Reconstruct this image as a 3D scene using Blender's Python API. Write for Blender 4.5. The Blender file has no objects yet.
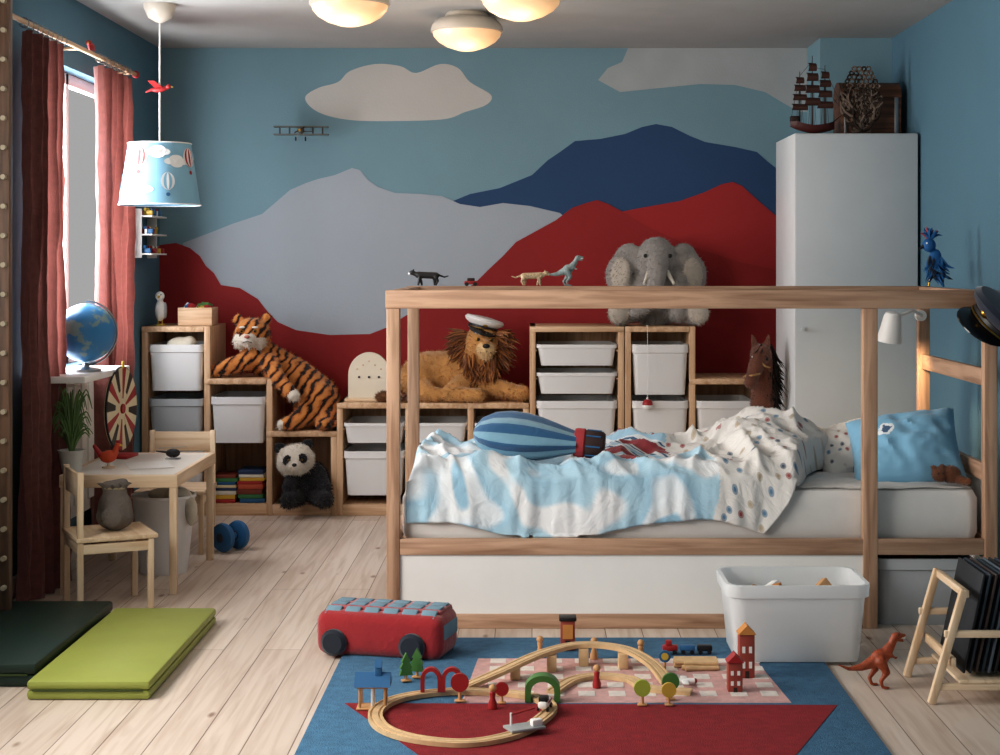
import bpy, bmesh, math, random
import numpy as np
from mathutils import Vector, Matrix, Euler, noise
random.seed(7)
R=math.radians
scene=bpy.context.scene
COL=scene.collection

# ------------------------------------------------------------------ materials
def lin(h):
    h=h.lstrip('#'); o=[]
    for i in (0,2,4):
        c=int(h[i:i+2],16)/255
        o.append(c/12.92 if c<=0.04045 else ((c+0.055)/1.055)**2.4)
    return (o[0],o[1],o[2],1)
_m={}
def mat(name,hexc,rough=.6,var=.08,scale=6,bump=0,bscale=80,metal=0,trans=0,sheen=0,emit=None,es=0,sub=0,coat=0):
    if name in _m: return _m[name]
    m=bpy.data.materials.new(name); m.use_nodes=True
    nt=m.node_tree; N=nt.nodes; L=nt.links; b=N['Principled BSDF']
    c=lin(hexc)
    tc=N.new('ShaderNodeTexCoord')
    n=N.new('ShaderNodeTexNoise'); n.inputs['Scale'].default_value=scale; n.inputs['Detail'].default_value=4
    L.new(tc.outputs['Object'],n.inputs['Vector'])
    r=N.new('ShaderNodeValToRGB')
    r.color_ramp.elements[0].position=.3; r.color_ramp.elements[1].position=.7
    r.color_ramp.elements[0].color=tuple(max(0,v*(1-var)) for v in c[:3])+(1,)
    r.color_ramp.elements[1].color=tuple(min(1,v*(1+var)) for v in c[:3])+(1,)
    L.new(n.outputs['Fac'],r.inputs['Fac']); L.new(r.outputs['Color'],b.inputs['Base Color'])
    b.inputs['Roughness'].default_value=rough; b.inputs['Metallic'].default_value=metal
    b.inputs['Transmission Weight'].default_value=trans
    b.inputs['Sheen Weight'].default_value=sheen; b.inputs['Coat Weight'].default_value=coat
    if sub: 
        b.inputs['Subsurface Weight'].default_value=sub; b.inputs['Subsurface Radius'].default_value=(.02,.02,.02)
    if emit: b.inputs['Emission Color'].default_value=lin(emit); b.inputs['Emission Strength'].default_value=es
    if bump:
        n2=N.new('ShaderNodeTexNoise'); n2.inputs['Scale'].default_value=bscale; n2.inputs['Detail'].default_value=3
        L.new(tc.outputs['Object'],n2.inputs['Vector'])
        bp=N.new('ShaderNodeBump'); bp.inputs['Strength'].default_value=bump; bp.inputs['Distance'].default_value=.01
        L.new(n2.outputs['Fac'],bp.inputs['Height']); L.new(bp.outputs['Normal'],b.inputs['Normal'])
    _m[name]=m; return m
def translucent(m,hexc,tr):
    nt=m.node_tree; N=nt.nodes; L=nt.links; p=N['Principled BSDF']; o=N['Material Output']
    t_=N.new('ShaderNodeBsdfTranslucent'); t_.inputs[0].default_value=lin(hexc); mxs=N.new('ShaderNodeMixShader'); mxs.inputs[0].default_value=tr
    L.new(p.outputs[0],mxs.inputs[1]); L.new(t_.outputs[0],mxs.inputs[2]); L.new(mxs.outputs[0],o.inputs[0]); return m
def woodmat(name,c1,c2,axis,rough=.5):
    m=bpy.data.materials.new(name); m.use_nodes=True
    nt=m.node_tree; N=nt.nodes; L=nt.links; b=N['Principled BSDF']
    tc=N.new('ShaderNodeTexCoord'); mp=N.new('ShaderNodeMapping')
    s=[28,28,28]; s[axis]=1.8; mp.inputs['Scale'].default_value=s
    L.new(tc.outputs['Object'],mp.inputs['Vector'])
    n=N.new('ShaderNodeTexNoise'); n.inputs['Scale'].default_value=1.5; n.inputs['Detail'].default_value=5; n.inputs['Distortion'].default_value=.6
    L.new(mp.outputs['Vector'],n.inputs['Vector'])
    r=N.new('ShaderNodeValToRGB'); e=r.color_ramp.elements
    e[0].position=.32; e[0].color=lin(c2); e[1].position=.62; e[1].color=lin(c1)
    L.new(n.outputs['Fac'],r.inputs['Fac']); L.new(r.outputs['Color'],b.inputs['Base Color'])
    b.inputs['Roughness'].default_value=rough
    return m
WOOD=[woodmat('pine_grain_%d'%i,'#dab997','#b9926f',i) for i in range(3)]
WOODL=[woodmat('pale_pine_%d'%i,'#e2ccb0','#ccae8b',i) for i in range(3)]
WOODD=[woodmat('bed_pine_%d'%i,'#c3a086','#95725a',i) for i in range(3)]
WOODK=[woodmat('old_pine_%d'%i,'#7a5c48','#4f3a2e',i) for i in range(3)]

# ------------------------------------------------------------------ builder
def catmull(p,n=8,closed=False):
    p=[Vector(q) for q in p]; out=[]; k=len(p)
    rng=range(k) if closed else range(k-1)
    for i in rng:
        if closed: a,b,c,d=p[(i-1)%k],p[i],p[(i+1)%k],p[(i+2)%k]
        else: a,b,c,d=p[max(i-1,0)],p[i],p[i+1],p[min(i+2,k-1)]
        for j in range(n):
            t=j/n
            out.append(.5*((2*b)+(c-a)*t+(2*a-5*b+4*c-d)*t*t+(3*b-a-3*c+d)*t**3))
    if not closed: out.append(p[-1])
    return out
def rrect(hx,hy,r,n=4):
    o=[]
    for cx,cy,a0 in ((hx-r,hy-r,0),(-hx+r,hy-r,90),(-hx+r,-hy+r,180),(hx-r,-hy+r,270)):
        for i in range(n+1):
            a=R(a0+90*i/n); o.append((cx+r*math.cos(a),cy+r*math.sin(a)))
    return o
class B:
    def __init__(s,name,loc=(0,0,0),rz=0,rot=None,sc=1):
        s.name=name; s.loc=loc; s.rot=rot if rot else (0,0,R(rz)); s.bm=bmesh.new(); s.ml=[]; s.sc=sc
    def mi(s,m):
        if m not in s.ml: s.ml.append(m)
        return s.ml.index(m)
    def add(s,t,m,M=None,keep=False):
        if M is not None: bmesh.ops.transform(t,matrix=M,verts=t.verts)
        if not keep:
            i=s.mi(m)
            for f in t.faces: f.material_index=i
        me=bpy.data.meshes.new('t'); t.to_mesh(me); t.free(); s.bm.from_mesh(me); bpy.data.meshes.remove(me)
    def box(s,c,d,m,rot=(0,0,0),bev=.003):
        if isinstance(m,list): m=m[max(range(3),key=lambda i:d[i])]
        t=bmesh.new(); bmesh.ops.create_cube(t,size=1); bmesh.ops.scale(t,vec=d,verts=t.verts)
        if bev: bmesh.ops.bevel(t,geom=t.edges[:],offset=min(bev,min(d)*.45),segments=2 if bev<.015 else 4,profile=.5,affect='EDGES')
        s.add(t,m,Matrix.Translation(c)@Euler(tuple(R(a) for a in rot)).to_matrix().to_4x4())
    def b2(s,x0,x1,y0,y1,z0,z1,m,bev=.003):
        s.box(((x0+x1)/2,(y0+y1)/2,(z0+z1)/2),(x1-x0,y1-y0,z1-z0),m,bev=bev)
    def cyl(s,p1,p2,r1,m,r2=None,seg=16):
        if isinstance(m,list): m=m[2]
        p1=Vector(p1);p2=Vector(p2); d=p2-p1
        t=bmesh.new(); bmesh.ops.create_cone(t,cap_ends=True,segments=seg,radius1=max(r1,1e-4),radius2=r1 if r2 is None else max(r2,1e-5),depth=d.length)
        s.add(t,m,Matrix.Translation((p1+p2)/2)@d.to_track_quat('Z','Y').to_matrix().to_4x4())
    def sph(s,c,r,m,rot=(0,0,0),u=16,v=10):
        if not isinstance(r,(tuple,list)): r=(r,r,r)
        t=bmesh.new(); bmesh.ops.create_uvsphere(t,u_segments=u,v_segments=v,radius=1)
        s.add(t,m,Matrix.Translation(c)@Euler(tuple(R(a) for a in rot)).to_matrix().to_4x4()@Matrix.Diagonal((r[0],r[1],r[2],1)))
    def rings(s,rs,m,cap=True,closed=False,M=None):
        t=bmesh.new(); vv=[[t.verts.new(p) for p in r] for r in rs]; n=len(rs[0])
        rng=range(len(vv)) if closed else range(len(vv)-1)
        for i in rng:
            a=vv[i]; b=vv[(i+1)%len(vv)]
            for j in range(n):
                try: t.faces.new((a[j],a[(j+1)%n],b[(j+1)%n],b[j]))
                except: pass
        if cap and not closed:
            t.faces.new(vv[0][::-1]); t.faces.new(vv[-1])
        bmesh.ops.recalc_face_normals(t,faces=t.faces[:])
        s.add(t,m,M)
    def tuberings(s,pts,r,seg,closed):
        pts=[Vector(p) for p in pts]; k=len(pts); rs=[]
        up=Vector((0,0,1))
        for i,p in enumerate(pts):
            if closed: d=pts[(i+1)%k]-pts[(i-1)%k]
            else: d=pts[min(i+1,k-1)]-pts[max(i-1,0)]
            d.normalize()
            if i==0:
                a=d.cross(up if abs(d.z)<.9 else Vector((1,0,0))).normalized()
            else:
                a=(a-d*a.dot(d)).normalized()
            b=d.cross(a); rr=r[i] if isinstance(r,(list,tuple)) else r
            rs.append([p+(a*math.cos(2*math.pi*j/seg)+b*math.sin(2*math.pi*j/seg))*rr for j in range(seg)])
        return rs
    def tube(s,pts,r,m,seg=8,closed=False):
        s.rings(s.tuberings(pts,r,seg,closed),m,closed=closed)
    def lathe(s,prof,m,c=(0,0,0),seg=24,M=None):
        rs=[[(max(r,1e-4)*math.cos(2*math.pi*j/seg),max(r,1e-4)*math.sin(2*math.pi*j/seg),z) for j in range(seg)] for r,z in prof]
        MM=Matrix.Translation(c)
        if M is not None: MM=MM@M
        s.rings(rs,m,M=MM)
    def loft(s,prof,m,c=(0,0,0),M=None):   # prof: (z,hx,hy,r)
        rs=[[(x,y,z) for x,y in rrect(hx,hy,r)] for z,hx,hy,r in prof]
        MM=Matrix.Translation(c)
        if M is not None: MM=MM@M
        s.rings(rs,m,M=MM)
    def prism(s,pts,vec,m):
        if isinstance(m,list): m=m[0]
        t=bmesh.new(); v=[t.verts.new(p) for p in pts]; f=t.faces.new(v)
        if vec is not None:
            r=bmesh.ops.extrude_face_region(t,geom=[f]); bmesh.ops.translate(t,vec=vec,verts=[g for g in r['geom'] if isinstance(g,bmesh.types.BMVert)])
            bmesh.ops.recalc_face_normals(t,faces=t.faces[:])
        s.add(t,m)
    def blob(s,pr,vox,sm=4,fur=0,fl=.01,fr=.0015,droop=.3):
        t=bmesh.new(); sp=[]
        for p in pr:
            if p[0]=='e':
                _,c,r,rot,m=p
                if not isinstance(r,(tuple,list)): r=(r,r,r)
                M=Matrix.Translation(c)@Euler(tuple(R(a) for a in rot)).to_matrix().to_4x4()@Matrix.Diagonal((r[0],r[1],r[2],1))
                sp.append((M,min(r),m))
            else:
                _,a,r1,b,r2,m=p; a=Vector(a);b=Vector(b); n=max(2,int((b-a).length/(min(r1,r2)*.45))+1)
                for i in range(n+1):
                    f=i/n; rr=r1+(r2-r1)*f
                    sp.append((Matrix.Translation(a.lerp(b,f))@Matrix.Scale(rr,4),rr,m))
        for M,_,_2 in sp:
            bmesh.ops.create_uvsphere(t,u_segments=16,v_segments=12,radius=1,matrix=M)
        me=bpy.data.meshes.new('b'); t.to_mesh(me); t.free()
        ob=bpy.data.objects.new('b',me); COL.objects.link(ob)
        md=ob.modifiers.new('r','REMESH'); md.mode='VOXEL'; md.voxel_size=vox
        if sm:
            m2=ob.modifiers.new('s','SMOOTH'); m2.factor=.5; m2.iterations=sm
        dg=bpy.context.evaluated_depsgraph_get(); dg.update()
        nm=bpy.data.meshes.new_from_object(ob.evaluated_get(dg))
        bpy.data.objects.remove(ob)
        nf=len(nm.polygons); cen=np.empty(nf*3); nm.polygons.foreach_get('center',cen); cen=cen.reshape(-1,3)
        best=np.full(nf,1e9); idx=np.zeros(nf,dtype=np.int32)
        for M,r,m in sp:
            I=np.array(M.inverted()); q=cen@I[:3,:3].T+I[:3,3]; d=(np.sqrt((q*q).sum(1))-1)*r
            k=d<best; best[k]=d[k]; idx[k]=s.mi(m)
        nm.materials.clear(); nm.polygons.foreach_set('material_index',idx)
        t=bmesh.new(); t.from_mesh(nm); bpy.data.meshes.remove(nm)
        t.faces.ensure_lookup_table()
        for f,i in zip(t.faces,idx): f.material_index=int(i)
        if fur:
            t.normal_update(); fs=t.faces[:]
            data=[]
            for i in range(fur):
                f=random.choice(fs); c=f.calc_center_median(); n=f.normal.copy()
                a=n.orthogonal().normalized(); a.rotate(Matrix.Rotation(random.random()*6.28,3,n)); bb=n.cross(a)
                c=c+a*random.uniform(-vox,vox)*.5+bb*random.uniform(-vox,vox)*.5
                L=fl*random.uniform(.6,1.2)
                tip=c+n*L*.8+Vector((random.uniform(-.5,.5),random.uniform(-.5,.5),random.uniform(-.5,.5)-droop))*L
                data.append(([c+(a*math.cos(k*2.094)+bb*math.sin(k*2.094))*fr for k in range(3)],tip,f.material_index))
            for base,tip,mi_ in data:
                v=[t.verts.new(q) for q in base]; tv=t.verts.new(tip)
                for k in range(3):
                    g=t.faces.new((v[k],v[(k+1)%3],tv)); g.material_index=mi_
        s.add(t,None,keep=True)
    def tuft(s,c,d,L,r,m):
        c=Vector(c); d=Vector(d).normalized(); 
        side=Vector((random.uniform(-1,1),random.uniform(-1,1),random.uniform(-1.2,.3)))*.35
        p=[c,c+d*L*.4+side*L*.15,c+d*L*.75+side*L*.5,c+d*L*.95+side*L]
        rs=s.tuberings(p,[r,r*.9,r*.6,r*.08],4,False); i_=s.mi(m)
        vv=[[s.bm.verts.new(q) for q in ring] for ring in rs]
        for i in range(3):
            for j in range(4):
                f=s.bm.faces.new((vv[i][j],vv[i][(j+1)%4],vv[i+1][(j+1)%4],vv[i+1][j])); f.material_index=i_
    def done(s,parent=None,ang=40):
        me=bpy.data.meshes.new(s.name); s.bm.to_mesh(me); s.bm.free()
        for m in s.ml: me.materials.append(m)
        me.polygons.foreach_set('use_smooth',[True]*len(me.polygons))
        me.set_sharp_from_angle(angle=R(ang))
        ob=bpy.data.objects.new(s.name,me); COL.objects.link(ob)
        ob.location=s.loc; ob.rotation_euler=s.rot; ob.scale=(s.sc,)*3
        if parent: ob.parent=parent
        return ob
# ------------------------------------------------------------------ common mats
white_pl=translucent(mat('white_translucent_plastic','#f8f8f8',.35,.01),'#f6f6f6',.25)
grey_pl=mat('grey_plastic','#b9bdc0',.4,.03)
black=mat('black_paint','#17181b',.45,.05)
whitep=mat('white_paint','#ecebe8',.45,.02)
red=mat('red_paint','#a0282a',.5,.05)
bluep=mat('blue_paint','#2f6491',.5,.05)
green=mat('green_paint','#4c7a3d',.5,.05)
yellow=mat('yellow_paint','#c9aa48',.5,.05)
navy=mat('navy_cloth','#1b2336',.8,.1,sheen=.3)
brass=mat('brass','#b28a3c',.3,.05,metal=1)
steel=mat('steel','#aaaaaa',.35,.03,metal=1)

# ------------------------------------------------------------------ room
YB=8.38; XL=-1.95; XR=1.80; ZC=2.38; Y0=-0.6
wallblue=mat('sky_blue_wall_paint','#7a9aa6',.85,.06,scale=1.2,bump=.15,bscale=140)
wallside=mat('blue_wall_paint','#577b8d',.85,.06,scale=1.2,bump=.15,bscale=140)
ceilm=mat('ceiling_paint','#b0afad',.9,.03)
fm=bpy.data.materials.new('pine_floorboards'); fm.use_nodes=True
N=fm.node_tree.nodes; L=fm.node_tree.links; pb=N['Principled BSDF']
tc=N.new('ShaderNodeTexCoord'); mp=N.new('ShaderNodeMapping'); mp.inputs['Rotation'].default_value=(0,0,R(90))
L.new(tc.outputs['Object'],mp.inputs['Vector'])
br=N.new('ShaderNodeTexBrick'); br.inputs['Scale'].default_value=1; br.inputs['Brick Width'].default_value=2.6; br.inputs['Row Height'].default_value=.125
br.inputs['Mortar Size'].default_value=.0016; br.inputs['Mortar Smooth'].default_value=.3; br.offset=.37
br.inputs['Color1'].default_value=lin('#dfd2c6'); br.inputs['Color2'].default_value=lin('#cfbfb2'); br.inputs['Mortar'].default_value=lin('#7d6a5c')
L.new(mp.outputs['Vector'],br.inputs['Vector'])
mp2=N.new('ShaderNodeMapping'); mp2.inputs['Scale'].default_value=(20,1.1,1)
L.new(tc.outputs['Object'],mp2.inputs['Vector'])
nz=N.new('ShaderNodeTexNoise'); nz.inputs['Scale'].default_value=1.6; nz.inputs['Detail'].default_value=6; nz.inputs['Distortion'].default_value=1
L.new(mp2.outputs['Vector'],nz.inputs['Vector'])
rp=N.new('ShaderNodeValToRGB'); rp.color_ramp.elements[0].position=.3; rp.color_ramp.elements[0].color=(.70,.62,.56,1); rp.color_ramp.elements[1].position=.58; rp.color_ramp.elements[1].color=(1,1,1,1)
L.new(nz.outputs['Fac'],rp.inputs['Fac'])
mx=N.new('ShaderNodeMix'); mx.data_type='RGBA'; mx.blend_type='MULTIPLY'; mx.inputs[0].default_value=.7
L.new(br.outputs['Color'],mx.inputs[6]); L.new(rp.outputs['Color'],mx.inputs[7])
vo=N.new('ShaderNodeTexVoronoi'); vo.inputs['Scale'].default_value=1; mp3=N.new('ShaderNodeMapping'); mp3.inputs['Scale'].default_value=(8,3.2,.01)
L.new(tc.outputs['Object'],mp3.inputs['Vector']); L.new(mp3.outputs['Vector'],vo.inputs['Vector'])
rk=N.new('ShaderNodeValToRGB'); rk.color_ramp.elements[0].position=.04; rk.color_ramp.elements[0].color=(.30,.17,.10,1); rk.color_ramp.elements[1].position=.11; rk.color_ramp.elements[1].color=(1,1,1,1)
L.new(vo.outputs['Distance'],rk.inputs['Fac'])
mx2=N.new('ShaderNodeMix'); mx2.data_type='RGBA'; mx2.blend_type='MULTIPLY'; mx2.inputs[0].default_value=.8
L.new(mx.outputs[2],mx2.inputs[6]); L.new(rk.outputs['Color'],mx2.inputs[7]); L.new(mx2.outputs[2],pb.inputs['Base Color'])
pb.inputs['Roughness'].default_value=.42
bp=N.new('ShaderNodeBump'); bp.inputs['Strength'].default_value=.4; bp.inputs['Distance'].default_value=.003; bp.invert=True
L.new(br.outputs['Fac'],bp.inputs['Height']); L.new(bp.outputs['Normal'],pb.inputs['Normal'])
b=B('floor'); b.b2(XL-.15,XR+.15,Y0,YB+.15,-.1,0,fm,bev=0); b.done()
b=B('ceiling'); b.b2(XL-.15,XR+.15,Y0,YB+.15,ZC,ZC+.1,ceilm,bev=0); b.done()
b=B('wall_back'); b.b2(XL-.15,XR+.15,YB,YB+.15,0,ZC,wallblue,bev=0); wb=b.done()
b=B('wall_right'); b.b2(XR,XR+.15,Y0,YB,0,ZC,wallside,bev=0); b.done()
b=B('wall_chimney'); b.b2(1.44,XR,8.0,YB,0,ZC,wallblue,bev=0); b.done()
WY1_=7.62
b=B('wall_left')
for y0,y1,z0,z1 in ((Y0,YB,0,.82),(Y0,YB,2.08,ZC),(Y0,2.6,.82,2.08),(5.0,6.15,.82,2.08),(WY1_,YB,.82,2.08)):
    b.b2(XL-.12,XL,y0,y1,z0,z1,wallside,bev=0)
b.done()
for k,(y0,y1) in enumerate(((6.15,WY1_),(2.6,5.0))):  # second opening is an added, unseen window that lets in fill light
    b=B('window_%d'%(k+1)); 
    for a,c,z0,z1 in ((y0,y0+.04,.82,2.08),(y1-.05,y1,.82,2.08),(y0,y1,.82,.86),(y0,y1,2.03,2.08),((y0+y1)/2+.05,(y0+y1)/2+.09,.82,2.08)):
        b.b2(XL-.11,XL-.07,a,c,z0,z1,whitep)
    b.done()
b=B('window_sill'); b.b2(XL,XL+.24,6.12,6.80,.795,.82,whitep); b.b2(XL,XL+.05,6.15,7.3,.2,.78,whitep)
for i in range(10): b.b2(XL+.05,XL+.06,6.2+i*.105,6.28+i*.105,.25,.75,whitep)
b.done()
b=B('baseboard_back'); b.b2(XL,1.44,YB-.015,YB,0,.08,whitep); b.done()
b=B('baseboard_left'); b.b2(XL,XL+.015,Y0,YB-.016,0,.08,whitep); b.done()
b=B('baseboard_right'); b.b2(XR-.015,XR,Y0,8.0,0,.08,whitep); b.done()

# mural painted on the back wall. design grid: 191 units per metre
def mural(name,pts,m,layer,smooth=0):
    b=B(name); p=[((u-532)/191,0,1.26+(262-v)/191) for u,v in pts]
    if smooth: p=catmull(p,smooth,True)
    p=[(max(XL,q[0]),YB-.002*layer,min(ZC,q[2])) for q in p]
    b.prism(p,None,m); return b.done(parent=wb)
grey_m=mat('mural_grey_paint','#a3acb5',.85,.05,scale=1,bump=.1)
dblue_m=mat('mural_dark_blue_paint','#2d4a6e',.85,.06,scale=1.5,bump=.1)
red_m=mat('mural_red_paint','#912829',.85,.08,scale=1.5,bump=.1)
red2_m=mat('mural_bright_red_paint','#9f2d2e',.85,.06,scale=1.5,bump=.1)
cloud_m=mat('mural_cloud_paint','#c2c0bc',.85,.05,scale=2,bump=.1)
mural('painted_cloud_small',[(305,98),(318,88),(338,82),(350,71),(375,64),(400,66),(416,73),(440,64),(458,68),(470,82),(491,95),(486,105),(465,112),(445,119),(400,121),(350,120),(318,112)],cloud_m,1,5)
mural('painted_cloud_large',[(598,80),(608,68),(622,62),(628,46),(822,46),(822,112),(800,112),(785,104),(765,92),(735,85),(700,84),(660,88),(620,92)],mat('mural_cloud_paint_dim','#a9aeb0',.85,.05,bump=.1),1)
mural('painted_dark_blue_mountain',[(453,201),(470,194),(500,188),(532,175),(548,160),(560,152),(575,141),(600,139),(625,134),(642,127),(656,124),(672,127),(690,136),(705,142),(735,147),(757,152),(768,162),(776,168),(800,180),(800,330),(440,330)],dblue_m,1)
mural('painted_grey_mountain',[(183,243),(212,232),(232,224),(262,214),(275,203),(290,190),(306,183),(318,179),(335,175),(352,168),(360,170),(368,180),(378,187),(395,193),(420,194),(442,196),(460,204),(480,207),(503,203),(530,206),(560,213),(600,250),(600,360),(183,360)],grey_m,2)
mural('painted_bright_red_mountain',[(600,216),(640,208),(680,201),(705,192),(722,184),(733,182),(742,186),(755,198),(776,216),(800,240),(800,330),(600,330)],red2_m,3)
mural('painted_red_mountain',[(158,245),(176,243),(190,248),(200,256),(206,266),(214,273),(221,285),(240,288),(258,299),(268,312),(278,322),(296,330),(330,335),(370,334),(388,327),(405,316),(425,306),(452,297),(474,284),(488,270),(503,256),(516,242),(538,230),(556,220),(572,208),(586,203),(597,200),(608,204),(625,213),(650,228),(690,246),(740,262),(776,270),(830,290),(830,500),(158,500)],red_m,4)

# ------------------------------------------------------------------ storage
def tray(b,cx,yf,z0,z1,w,d,m):
    hx=w/2; hy=d/2; cy=yf+hy; h=z1-z0
    b.loft([(0,hx*.88,hy*.9,.02),(h*.82,hx*.96,hy*.97,.03),(h*.84,hx,hy,.03),(h,hx,hy,.03),(h,hx*.93,hy*.95,.025),(h*.82,hx*.9,hy*.92,.025),(.006,hx*.82,hy*.86,.02)],m,c=(cx,cy,z0))
YF=7.95; DEP=.415
def storage(name,x0,cols):
    b=B(name); x=x0; T=.03
    hs=[c[1] for c in cols]
    for i,(w,h,tr) in enumerate(cols):
        hl=max(h,hs[i-1]) if i else h
        b.b2(x,x+T,YF,YF+DEP,.0,hl,WOOD)
        b.b2(x,x+w+(T if i==len(cols)-1 else 0),YF-.004,YF+DEP,h-.028,h,WOOD)
        b.b2(x+T,x+w,YF+.01,YF+DEP,.03,.055,WOOD)
        b.b2(x+T,x+w,YF,YF+.02,0,.055,WOOD)
        b.b2(x+T,x+w,YF+DEP-.012,YF+DEP,.055,h-.03,WOOD)
        for z0,z1,m in tr:
            tray(b,x+T/2+w/2,YF-.012,z0,z1,w-T-.006,.38,m)
            for xx in (x+T,x+w-.008): b.b2(xx,xx+.008,YF+.005,YF+.38,z1-.035,z1-.027,WOOD)
        x+=w
    b.b2(x,x+T,YF,YF+DEP,0,hs[-1],WOOD)
    return b.done()
W_=white_pl; G_=grey_pl
storage('storage_stairs_unit',-1.94,[(.31,.94,[(.62,.85,W_),(.36,.58,G_),(.09,.32,W_)]),(.31,.68,[(.36,.59,W_)]),(.32,.42,[])])
storage('low_storage_unit',-.97,[(.34,.56,[(.36,.46,W_),(.1,.32,W_)]),(.31,.56,[(.36,.46,W_),(.1,.32,W_)]),(.275,.56,[(.36,.46,W_),(.1,.32,W_)])])
storage('tall_storage_unit',-.012,[(.44,.94,[(.745,.85,W_),(.605,.71,W_),(.34,.57,W_),(.09,.31,W_)])])
storage('storage_stairs_unit',.462,[(.32,.94,[(.60,.85,W_),(.34,.57,W_),(.09,.31,W_)]),(.33,.68,[(.34,.57,W_),(.09,.31,W_)])])

b=B('stack_of_books',(-1.48,7.99,.056)); z=0
cs=['#a83232','#2d5f8a','#c9a23a','#3e7a4a','#d8d2c4','#7a3a2a','#2c3d5c','#b5553a','#d9c9a0']
for col in (-.06,.075):
    z=0
    for i in range(8):
        h=random.uniform(.014,.026)
        if z+h>.21-(.03 if col>0 else 0): break
        b.box((col+random.uniform(-.008,.008),.09,z+h/2),(.125,.17,h-.001),mat('book_%s'%cs[(i*2+(col>0))%9],cs[(i*2+(col>0))%9],.6,.1),bev=.002)
        z+=h
b.done()
b=B('toy_crate',(-1.69,8.1,.941)); 
for s in (-1,1):
    b.box((s*.08,0,.045),(.012,.16,.09),WOOD); b.box((0,s*.075,.045),(.172,.012,.09),WOOD)
b.box((0,0,.006),(.16,.15,.012),WOOD)
for i in range(14): b.box((random.uniform(-.055,.055),random.uniform(-.045,.045),.045+random.uniform(0,.055)),(.035,.035,.035),random.choice([red,bluep,green,yellow,whitep]),rot=(random.randint(0,90),20,random.randint(0,90)))
b.done()
b=B('toy_seagull',(-1.87,8.05,.941)); b.blob([('e',(0,0,.075),(.026,.036,.055),(0,0,0),whitep),('e',(0,-.01,.148),.024,(0,0,0),whitep),('c',(0,0,.12),.015,(0,-.005,.145),.017,whitep),('e',(.024,.005,.075),(.008,.024,.042),(0,0,0),grey_pl)],.004)
b.cyl((0,-.03,.146),(0,-.06,.136),.007,yellow,r2=.001); b.cyl((-.01,0,0),(-.01,0,.035),.003,yellow); b.cyl((.01,0,0),(.01,0,.035),.003,yellow); b.box((0,0,.003),(.04,.05,.006),yellow); b.sph((.01,-.03,.155),.003,black,u=8,v=6); b.done()
beige=mat('beige_cloth','#c9c2b2',.9,.1,bump=.3)
b=B('cloth_bag',(-1.755,7.99,.842)); b.blob([('e',(0,0,.0),(.07,.05,.045),(0,0,0),beige),('e',(.045,0,.015),(.035,.04,.035),(0,0,0),beige)],.007); b.done()
b=B('fishing_bobber',(.572,7.925,.0)); b.tube([(0,0,.942),(0,-.005,.75),(0,0,.585)],.0012,whitep,seg=5); b.sph((0,0,.555),.026,red); b.sph((0,0,.548),(.0262,.0262,.022),whitep); b.cyl((0,0,.575),(0,0,.59),.005,whitep); b.cyl((0,0,.942),(0,.04,.944),.003,whitep); b.done()
archm=mat('arch_cream_paint','#e3d9c6',.5,.04)
b=B('wooden_arch_toy',(-.82,8.05,.561)); p=[(-.105,0,0),(.105,0,0)]+[(.105*math.cos(a),0,.13+.115*math.sin(a)) for a in [math.pi*i/20 for i in range(21)]]
b.prism(p,(0,.025,0),archm); 
for i in range(3): b.cyl((-.05+.05*i,-.004,.12),(-.05+.05*i,.0,.12),.006,black,seg=10)
b.box((0,.012,.008),(.24,.1,.016),WOODL); 
for i in range(5): b.cyl((-.06+i*.03,-.003,.2-.02*abs(i-2)),(-.06+i*.03,0,.2-.02*abs(i-2)),.004,WOOD[0],seg=8)
b.done()
b=B('spiny_toy_hedgehog',(-.735,7.99,.561)); hb=mat('hedgehog_brown','#7a5236',.9,.3)
b.blob([('e',(0,0,.025),(.045,.03,.025),(0,0,0),hb),('c',(.03,0,.02),.018,(.055,0,.015),.006,hb)],.004,fur=900,fl=.014,fr=.0012,droop=0); b.done()

# ------------------------------------------------------------------ plush animals
tigm=bpy.data.materials.new('tiger_striped_plush'); tigm.use_nodes=True
N=tigm.node_tree.nodes; L=tigm.node_tree.links; pb=N['Principled BSDF']; tc=N.new('ShaderNodeTexCoord')
dt=N.new('ShaderNodeVectorMath'); dt.operation='DOT_PRODUCT'; dt.inputs[1].default_value=(.82,.1,-.57); L.new(tc.outputs['Object'],dt.inputs[0])
sp_=N.new('ShaderNodeSeparateXYZ'); L.new(tc.outputs['Object'],sp_.inputs[0])
ma=N.new('ShaderNodeMath'); ma.operation='MULTIPLY'; ma.inputs[1].default_value=.8; L.new(sp_.outputs[2],ma.inputs[0])
cb=N.new('ShaderNodeCombineXYZ'); L.new(dt.outputs['Value'],cb.inputs[0]); L.new(sp_.outputs[1],cb.inputs[1]); L.new(ma.outputs[0],cb.inputs[2])
wv=N.new('ShaderNodeTexWave'); wv.bands_direction='X'; wv.inputs['Scale'].default_value=7.5; wv.inputs['Distortion'].default_value=5.5; wv.inputs['Detail'].default_value=2.5; wv.inputs['Detail Scale'].default_value=2.4
L.new(cb.outputs[0],wv.inputs['Vector'])
rr=N.new('ShaderNodeValToRGB'); e=rr.color_ramp.elements; e[0].position=.13; e[0].color=lin('#17100d'); e[1].position=.27; e[1].color=lin('#a85a26')
k_=e.new(.8); k_.color=lin('#d08d4a')
L.new(wv.outputs['Fac'],rr.inputs['Fac']); L.new(rr.outputs['Color'],pb.inputs['Base Color']); pb.inputs['Roughness'].default_value=.95; pb.inputs['Sheen Weight'].default_value=.3
wfur=mat('white_plush','#ddd6ca',.95,.08,sheen=.4)
bfur=mat('black_plush','#15151a',.95,.2,sheen=.3)
T=tigm
b=B('tiger_plush_toy',(-1.3,8.10,.421)); 
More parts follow.
